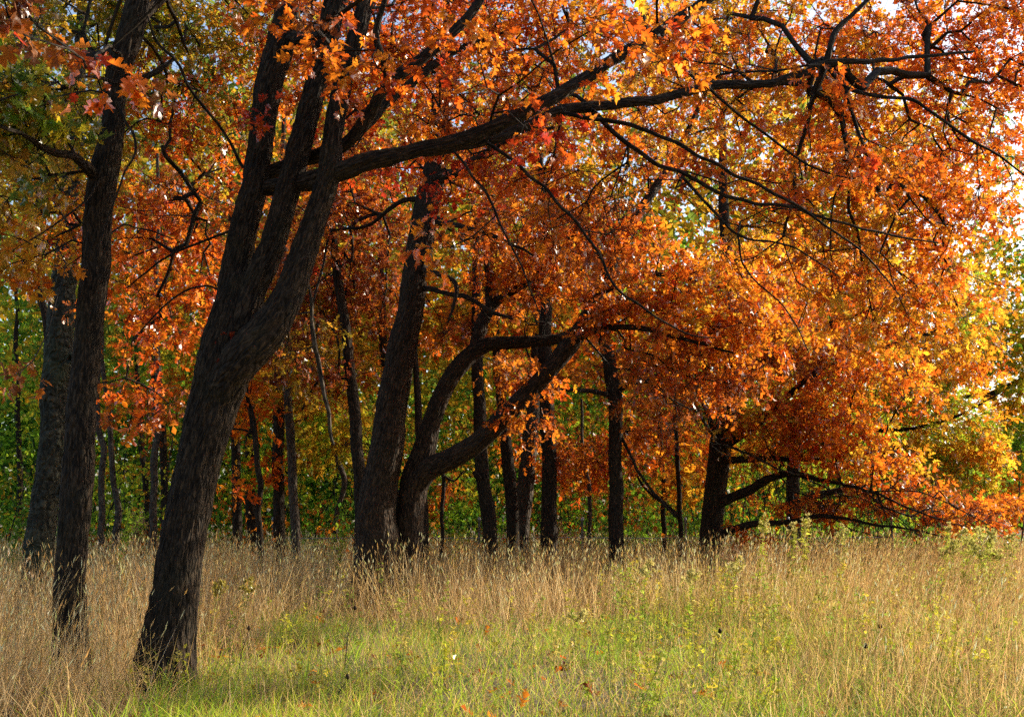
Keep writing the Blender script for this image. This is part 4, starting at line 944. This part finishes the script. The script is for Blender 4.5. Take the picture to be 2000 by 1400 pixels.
# short green grass of the clearing
x, y = scatter(96000, 7.5, 25, bias=1.0)
T = tall_mask(x, y)
px = 1000 + x / y * FPX
dens = np.where(T < .35, .85, .12) * np.clip(.35 + 1.3 * (value_noise(x / .9, y / .9, 37) - .25), .34, 1)
dens = np.where((px > 1250), np.maximum(dens, .20 + .45 * value_noise(x / 1.1, y / 1.1, 71)), dens)
keep = rng.uniform(size=len(x)) < dens; x, y, T = x[keep], y[keep], T[keep]; n = len(x)
h = rng.uniform(.06, .34, n) * (.5 + 1.0 * value_noise(x / .6, y / .6, 39)) + .30 * T * rng.uniform(.4, 1.2, n)
pos = np.stack([x, y, terrain_z(x, y) - .03], 1)
v, f, c, tip, d = ribbons(pos, h, rng.uniform(.005, .010, n) * np.maximum(1, y / 14), rng.normal(size=(n, 2)) * .42 + np.array([.1, 0]), rng.uniform(0, math.pi, n), rng.uniform(.2, 1.4, n), np.where((rng.uniform(size=n) < .12)[:, None], noise_col(TAN, n, x, y, seed=58), noise_col(GRN, n, x, y, .9, 56)))
tag(link('green_grass', make_mesh('green_grass', v, f, c, None, M_GRASS)), 'short bright green grass in the clearing', 'grass', kind='stuff')
print('green blades', n)

# leafy meadow weeds and fallen oak leaves
x, y = scatter(3600, 8.5, 30, bias=.8)
T = tall_mask(x, y); px = 1000 + x / y * FPX
keep = (rng.uniform(size=len(x)) < np.where(px > 1150, .35 + .5 * value_noise(x / 1.5, y / 1.5, 44), .12)) ; x, y = x[keep], y[keep]
P0, AX, UPV, SZ, CO = [], [], [], [], []
WEED = np.array([(.55, .52, .04), (.38, .48, .04), (.60, .48, .05), (.28, .40, .05), (.60, .48, .12)])
stem_segs = []
for a, b in zip(x, y):
    hh = rng.uniform(.25, .80) * (1.15 if b > 15 else 1.0); base = np.array([a, b, float(terrain_z(np.array([a]), np.array([b]))[0]) - .03]); top = base + np.array([rng.normal() * .08 + .05, rng.normal() * .05, hh])
    m_ = rng.integers(14, 30); t_ = (1 - .75 * rng.uniform(0, 1, m_) ** 1.6)[:, None]
    P0.append(base + (top - base) * t_ + rng.normal(size=(m_, 3)) * .025); aa = rng.normal(size=(m_, 3)); aa[:, 2] = np.abs(aa[:, 2]) * .5 + .1
    AX.append(aa); UPV.append(rng.normal(size=(m_, 3)) * .4 + np.array([0, 0, 1])); SZ.append(rng.uniform(.03, .072, m_))
    cc = WEED[rng.integers(len(WEED))]; CO.append(np.repeat(cc[None], m_, 0) * rng.uniform(.75, 1.2, (m_, 1)))
    stem_segs.append((base, top, .004, .002))
L = dict(pos=np.concatenate(P0), axis=np.concatenate(AX), up=np.concatenate(UPV), size=np.concatenate(SZ), col=np.concatenate(CO))
w = tag(link('meadow_weeds', leaves_to_mesh('meadow_weeds', L, 2, M_GRASS)), 'low leafy yellow-green weeds scattered through the meadow grass', 'weeds', kind='stuff')
st = thin_tubes('stems', stem_segs, M_STEM, 3); o = link('stems', st, w); tag(o, kind='stuff')
n = 1300
x, y = scatter(n, 8.0, 26, bias=1.0)
L = dict(pos=np.stack([x, y, terrain_z(x, y) + rng.uniform(-.01, .08, n)], 1), axis=rng.normal(size=(n, 3)) * np.array([1, 1, .35]), up=rng.normal(size=(n, 3)) * .4 + np.array([0, 0, 1]), size=rng.uniform(.08, .15, n),
         col=np.array(PAL['rust'] + PAL['orange'])[rng.integers(8, size=n)] * .8)
tag(link('fallen_leaves', leaves_to_mesh('fallen_leaves', L, 1, M_LEAF)), 'fallen orange and brown oak leaves caught in the grass', 'leaves', kind='stuff')

# ------------------------------------------------------------------ single plants
def plant(name, label, cat, group, px, d, h, col, n_leaf, leaf, top='plume', topcol=(.5, .45, .12), lean=(.06, 0), stems=1, leafy_from=.2):
    b = P(px, 1000, d)[0]; b[2] = float(terrain_z(b[:1], b[1:2])[0]) - .03
    root = bpy.data.objects.new(name, None); COL.objects.link(root); root.location = b; root.empty_display_size = .1
    tag(root, label, cat, group)
    segs, lv = [], dict(pos=[], axis=[], up=[], size=[], col=[])
    hd = dict(pos=[], axis=[], up=[], size=[], col=[])
    for s in range(stems):
        a = np.array([rng.normal() * .04 * (stems > 1), rng.normal() * .04 * (stems > 1), 0]); hh = h * rng.uniform(.8, 1.05) if stems > 1 else h
        mid = a + np.array([lean[0] * .4 + rng.normal() * .05 * (stems > 1), lean[1], hh * .55]); tip = a + np.array([lean[0] * 1.6 + rng.normal() * .12 * (stems > 1), lean[1] * 1.4, hh])
        segs += [(a, mid, .006, .0045), (mid, tip, .0045, .002)]
        m_ = n_leaf // stems
        t_ = rng.uniform(leafy_from, .97, m_)
        q = np.where(t_[:, None] < .55, a + (mid - a) * (t_ / .55)[:, None], mid + (tip - mid) * ((t_ - .55) / .45)[:, None])
        ang = rng.uniform(0, 2 * math.pi, m_); ax_ = np.stack([np.cos(ang), np.sin(ang), rng.uniform(-.1, .8, m_)], 1)
        lv['pos'].append(q); lv['axis'].append(ax_); lv['up'].append(np.repeat([[0, 0, 1.0]], m_, 0) + rng.normal(size=(m_, 3)) * .2)
        lv['size'].append(leaf * rng.uniform(.6, 1.15, m_) * (1.15 - .5 * t_)); lv['col'].append(np.array(col)[None] * rng.uniform(.7, 1.25, (m_, 1)))
        if top == 'plume':
            for k in range(9):
                t0 = rng.uniform(.78, 1.0); st_ = mid + (tip - mid) * ((t0 - .55) / .45); an = rng.uniform(0, 6.28); e = st_ + np.array([math.cos(an), math.sin(an), .7]) * .12 * (1.15 - t0) * 3.2
                segs.append((st_, e, .002, .001)); tt = rng.uniform(.2, 1, 14)[:, None]
                hd['pos'].append(st_ + (e - st_) * tt); hd['axis'].append(rng.normal(size=(14, 3)) * .5 + np.array([0, 0, .8])); hd['up'].append(rng.normal(size=(14, 3))); hd['size'].append(rng.uniform(.03, .065, 14)); hd['col'].append(np.array(topcol)[None] * rng.uniform(.7, 1.2, (14, 1)))
        elif top == 'head':
            T, N, B = None, None, None
            S_ = 10; rings = [(0, .004), (.006, .014), (.018, .019), (.032, .018), (.045, .011), (.053, .003)]
            VV = np.array([(tip[0] + r_ * math.cos(6.283 * k / S_) * (1 + .12 * ((k + i) % 2)), tip[1] + r_ * math.sin(6.283 * k / S_) * (1 + .12 * ((k + i) % 2)), tip[2] + z_) for i, (z_, r_) in enumerate(rings) for k in range(S_)])
            FF = np.array([(i * S_ + k, i * S_ + (k + 1) % S_, (i + 1) * S_ + (k + 1) % S_, (i + 1) * S_ + k) for i in range(len(rings) - 1) for k in range(S_)])
            link('seed_head', make_mesh('seed_head', VV, FF, np.repeat([topcol], len(VV), 0), None, M_GRASS), root)
    link('stem', thin_tubes('stem', segs, M_TWIG if top == 'head' else M_STEM, 4), root)
    if n_leaf >= stems:
        L = {k: np.concatenate(v) for k, v in lv.items()}
        o = link('leaves', leaves_to_mesh('leaves', L, 2, M_GRASS), root); tag(o, kind='stuff')
    if hd['pos']:
        L = {k: np.concatenate(v) for k, v in hd.items()}
        tag(link('plume', leaves_to_mesh('plume', L, 2, M_GRASS), root), kind='stuff')
    return root

G = 'goldenrods standing in the grass'
for (px, d, h, lab, c) in ((1483, 19.5, 1.62, 'tall feathery goldenrod left of the pale-plumed pair, below the sweeping limb', (.42, .46, .06)),
                        (1540, 19.0, 1.46, 'shorter goldenrod with a pale plume, left of the tallest goldenrod', (.40, .42, .07)),
                        (1564, 19.2, 1.60, 'tallest bright goldenrod with fluffy pale plume, below the golden oak trunk', (.46, .46, .06)),
                        (1637, 19.6, 1.42, 'thin goldenrod with fading plume, right of the tallest goldenrod', (.36, .36, .08)),
                        (1425, 15.8, 1.05, 'small yellow-green goldenrod in tan grass below the spreading oak trunk', (.45, .45, .05)),
                        (1250, 15.0, 1.0, 'lone bright green leafy stem in mid-meadow tan grass', (.34, .46, .05)),
                        (1340, 14.4, .9, 'short leafy green stem right of the lone mid-meadow one', (.36, .44, .05)),
                        (1115, 12.6, .5, 'dark dried stalk upright in the short green grass', (.16, .11, .05)),
                        (1840, 22, 1.45, 'yellow-green goldenrod left of the bright thicket at the right', (.42, .46, .06)),
                        (480, 13.4, .85, 'olive-plumed goldenrod right of the leaning oak base', (.24, .26, .05)),
                        (420, 13.0, .85, 'drooping olive goldenrod touching the leaning oak trunk side', (.26, .26, .05))):
    plant('goldenrod', lab, 'goldenrod', G, px, d, h, np.array(c) * 1.4, 26 if px in (1115, 480, 420) else 60 if d < 17 else 100, .07 if px == 1115 else .09 if d < 17 else .15, 'plume', (.66, .58, .20) if px > 900 else (.34, .28, .05))
for k, (px, d, lab) in enumerate(((1850, 20.0, 'goldenrod at the left end of the bright thicket at the right edge'), (1876, 19.6, 'second goldenrod from the left end of the bright right-hand thicket'),
                                  (1888, 21.2, 'goldenrod standing at the back of the bright right-hand thicket'), (1905, 20.4, 'tallest middle goldenrod of the bright right-hand thicket'), (1918, 19.2, 'goldenrod at the very front of the bright right-hand thicket'),
                                  (1932, 20, 'second goldenrod from the right end of the bright right-hand thicket'), (1956, 20.8, 'goldenrod at the right end of the bright thicket at the right edge'))):
    plant('goldenrod', lab, 'goldenrod', 'goldenrod thicket at the right', px, d, 1.24 + .10 * math.sin(k * 2.1) + (.12 if px == 1905 else 0), (.64, .70, .09), 120, .13, 'plume', (.62, .58, .16), stems=3)
H = 'dry seed heads on stalks'
for (px, d, h, lab, c) in ((680, 12.4, .62, 'dark brown seed head on a thin stalk above the shaded green grass', (.06, .04, .025)), (664, 9.9, .24, 'round dark seed head low in the grass at the bottom edge', (.07, .05, .03)),
                           (476, 11.6, .50, 'round tan seed head in tan grass right of the leaning oak', (.16, .10, .05)), (1382, 11.6, .45, 'dark seed head among tan grass, left one of the two at right centre', (.06, .04, .03)),
                           (1690, 11.2, .55, 'dark dried seed head upright in the lower right tan grass', (.06, .04, .03)), (1660, 10.8, .40, 'small dark seed head just below another in the lower right grass', (.06, .04, .03)),
                           (1220, 21, 1.72, 'dry pale round seed head before the tall trunk with side limbs', (.30, .22, .12)), (1236, 21.2, 1.80, 'tallest dry pale seed head right of the tall trunk with side limbs', (.30, .23, .12))):
    plant('seed_head_stalk', lab, 'plant', H, px, d, h, (.1, .08, .04), 0, .05, 'head', c)
for (px, d, h, lab, n_, c) in ((235, 19.5, 1.95, 'bright lime-green sapling between slim oak and leaning oak', 260, (.34, .50, .04)), (645, 21.5, 1.75, 'small bright green sapling left of the furrowed middle trunk', 120, (.40, .52, .05)),
                            (25, 22, 2.1, 'leafy green bush at the far left edge behind tan grass', 300, (.20, .40, .04)), (885, 21.8, 1.6, 'small yellow sapling at the foot of the forked oak', 70, (.55, .46, .04))):
    plant('sapling', lab, 'sapling', None, px, d, h, c, n_, .12, None, lean=(.15, 0), stems=5, leafy_from=.3)
# a young brown-leaved oak shrub by the fence
for (px, d, h, lab) in ((1105, 27, 1.55, 'pinkish-brown withered shrub left of the fence post'), (1425, 20, 1.15, 'fluffy pale withered weed at the foot of the spreading oak'), (268, 24, 1.9, 'withered brown-leaved twig cluster behind the lime-green sapling')):
    plant('withered_shrub', lab, 'shrub', 'withered shrubs', px, d, h, (.34, .20, .12), 130, .13, None, stems=5, leafy_from=.45)

# ------------------------------------------------------------------ chain-link fence far behind the grass
m_, n_, out = new_mat('galvanised_steel')
bs = n_.nodes.new('ShaderNodeBsdfPrincipled'); bs.inputs['Base Color'].default_value = (.30, .32, .35, 1); bs.inputs['Metallic'].default_value = .7; bs.inputs['Roughness'].default_value = .5
nz = n_.nodes.new('ShaderNodeTexNoise'); nz.inputs['Scale'].default_value = 20; rp = n_.nodes.new('ShaderNodeMapRange'); rp.inputs[3].default_value = .35; rp.inputs[4].default_value = .65
n_.links.new(nz.outputs['Fac'], rp.inputs[0]); n_.links.new(rp.outputs[0], bs.inputs['Roughness']); n_.links.new(bs.outputs[0], out.inputs['Surface'])
FD = 28.0
froot = bpy.data.objects.new('wire_fence', None); COL.objects.link(froot); froot.location = (0, FD, 0)
tag(froot, 'grey wire fence with round-capped metal posts behind the tall grass', 'fence')
def post_mesh():
    S = 12; prof = [(.030, -.1), (.030, 1.50), (.040, 1.505), (.042, 1.54), (.036, 1.57), (.020, 1.595), (.002, 1.60)]
    V = np.array([(r_ * math.cos(6.2832 * k / S), r_ * math.sin(6.2832 * k / S), z_) for (r_, z_) in prof for k in range(S)])
    F = np.array([(i * S + k, i * S + (k + 1) % S, (i + 1) * S + (k + 1) % S, (i + 1) * S + k) for i in range(len(prof) - 1) for k in range(S)])
    return make_mesh('post', V, F, None, None, m_, True)
pm = post_mesh()
x_post = P(1137, 1010, FD)[0][0]
for k in range(-3, 4):
    link('post', pm, froot, (x_post + k * 2.6, 0, 0))
for z_ in (1.08, .55, .08):
    s_ = [(np.array([x_post - 7.8 + .65 * i, 0, z_ - .01 * math.sin(i)]), np.array([x_post - 7.8 + .65 * (i + 1), 0, z_ - .01 * math.sin(i + 1)]), .012, .012) for i in range(24)]
    link('rail', thin_tubes('rail', s_, m_, 6), froot, (0, -.035, 0))
s_ = []
for i in range(130):
    xa = x_post - 7.8 + i * .12
    s_.append((np.array([xa, 0, .06]), np.array([xa + 1.02, 0, 1.08]), .0016, .0016)) if xa + 1.02 < x_post + 7.8 else None
    s_.append((np.array([xa, 0.004, 1.08]), np.array([xa + 1.02, 0.004, .06]), .0016, .0016)) if xa + 1.02 < x_post + 7.8 else None
o = link('wire_mesh', thin_tubes('wire_mesh', s_, m_, 3), froot, (0, -.02, 0)); tag(o, kind='stuff')
cnt = {}
for ob in scene.objects:
    if ob.type == 'MESH':
        k_ = ob.name.split('.')[0]; cnt[k_] = cnt.get(k_, 0) + len(ob.data.loops) - 2 * len(ob.data.polygons)
print('TRIANGLES', sum(cnt.values()), sorted(cnt.items(), key=lambda q: -q[1])[:12], 'OBJECTS', len(bpy.data.objects))
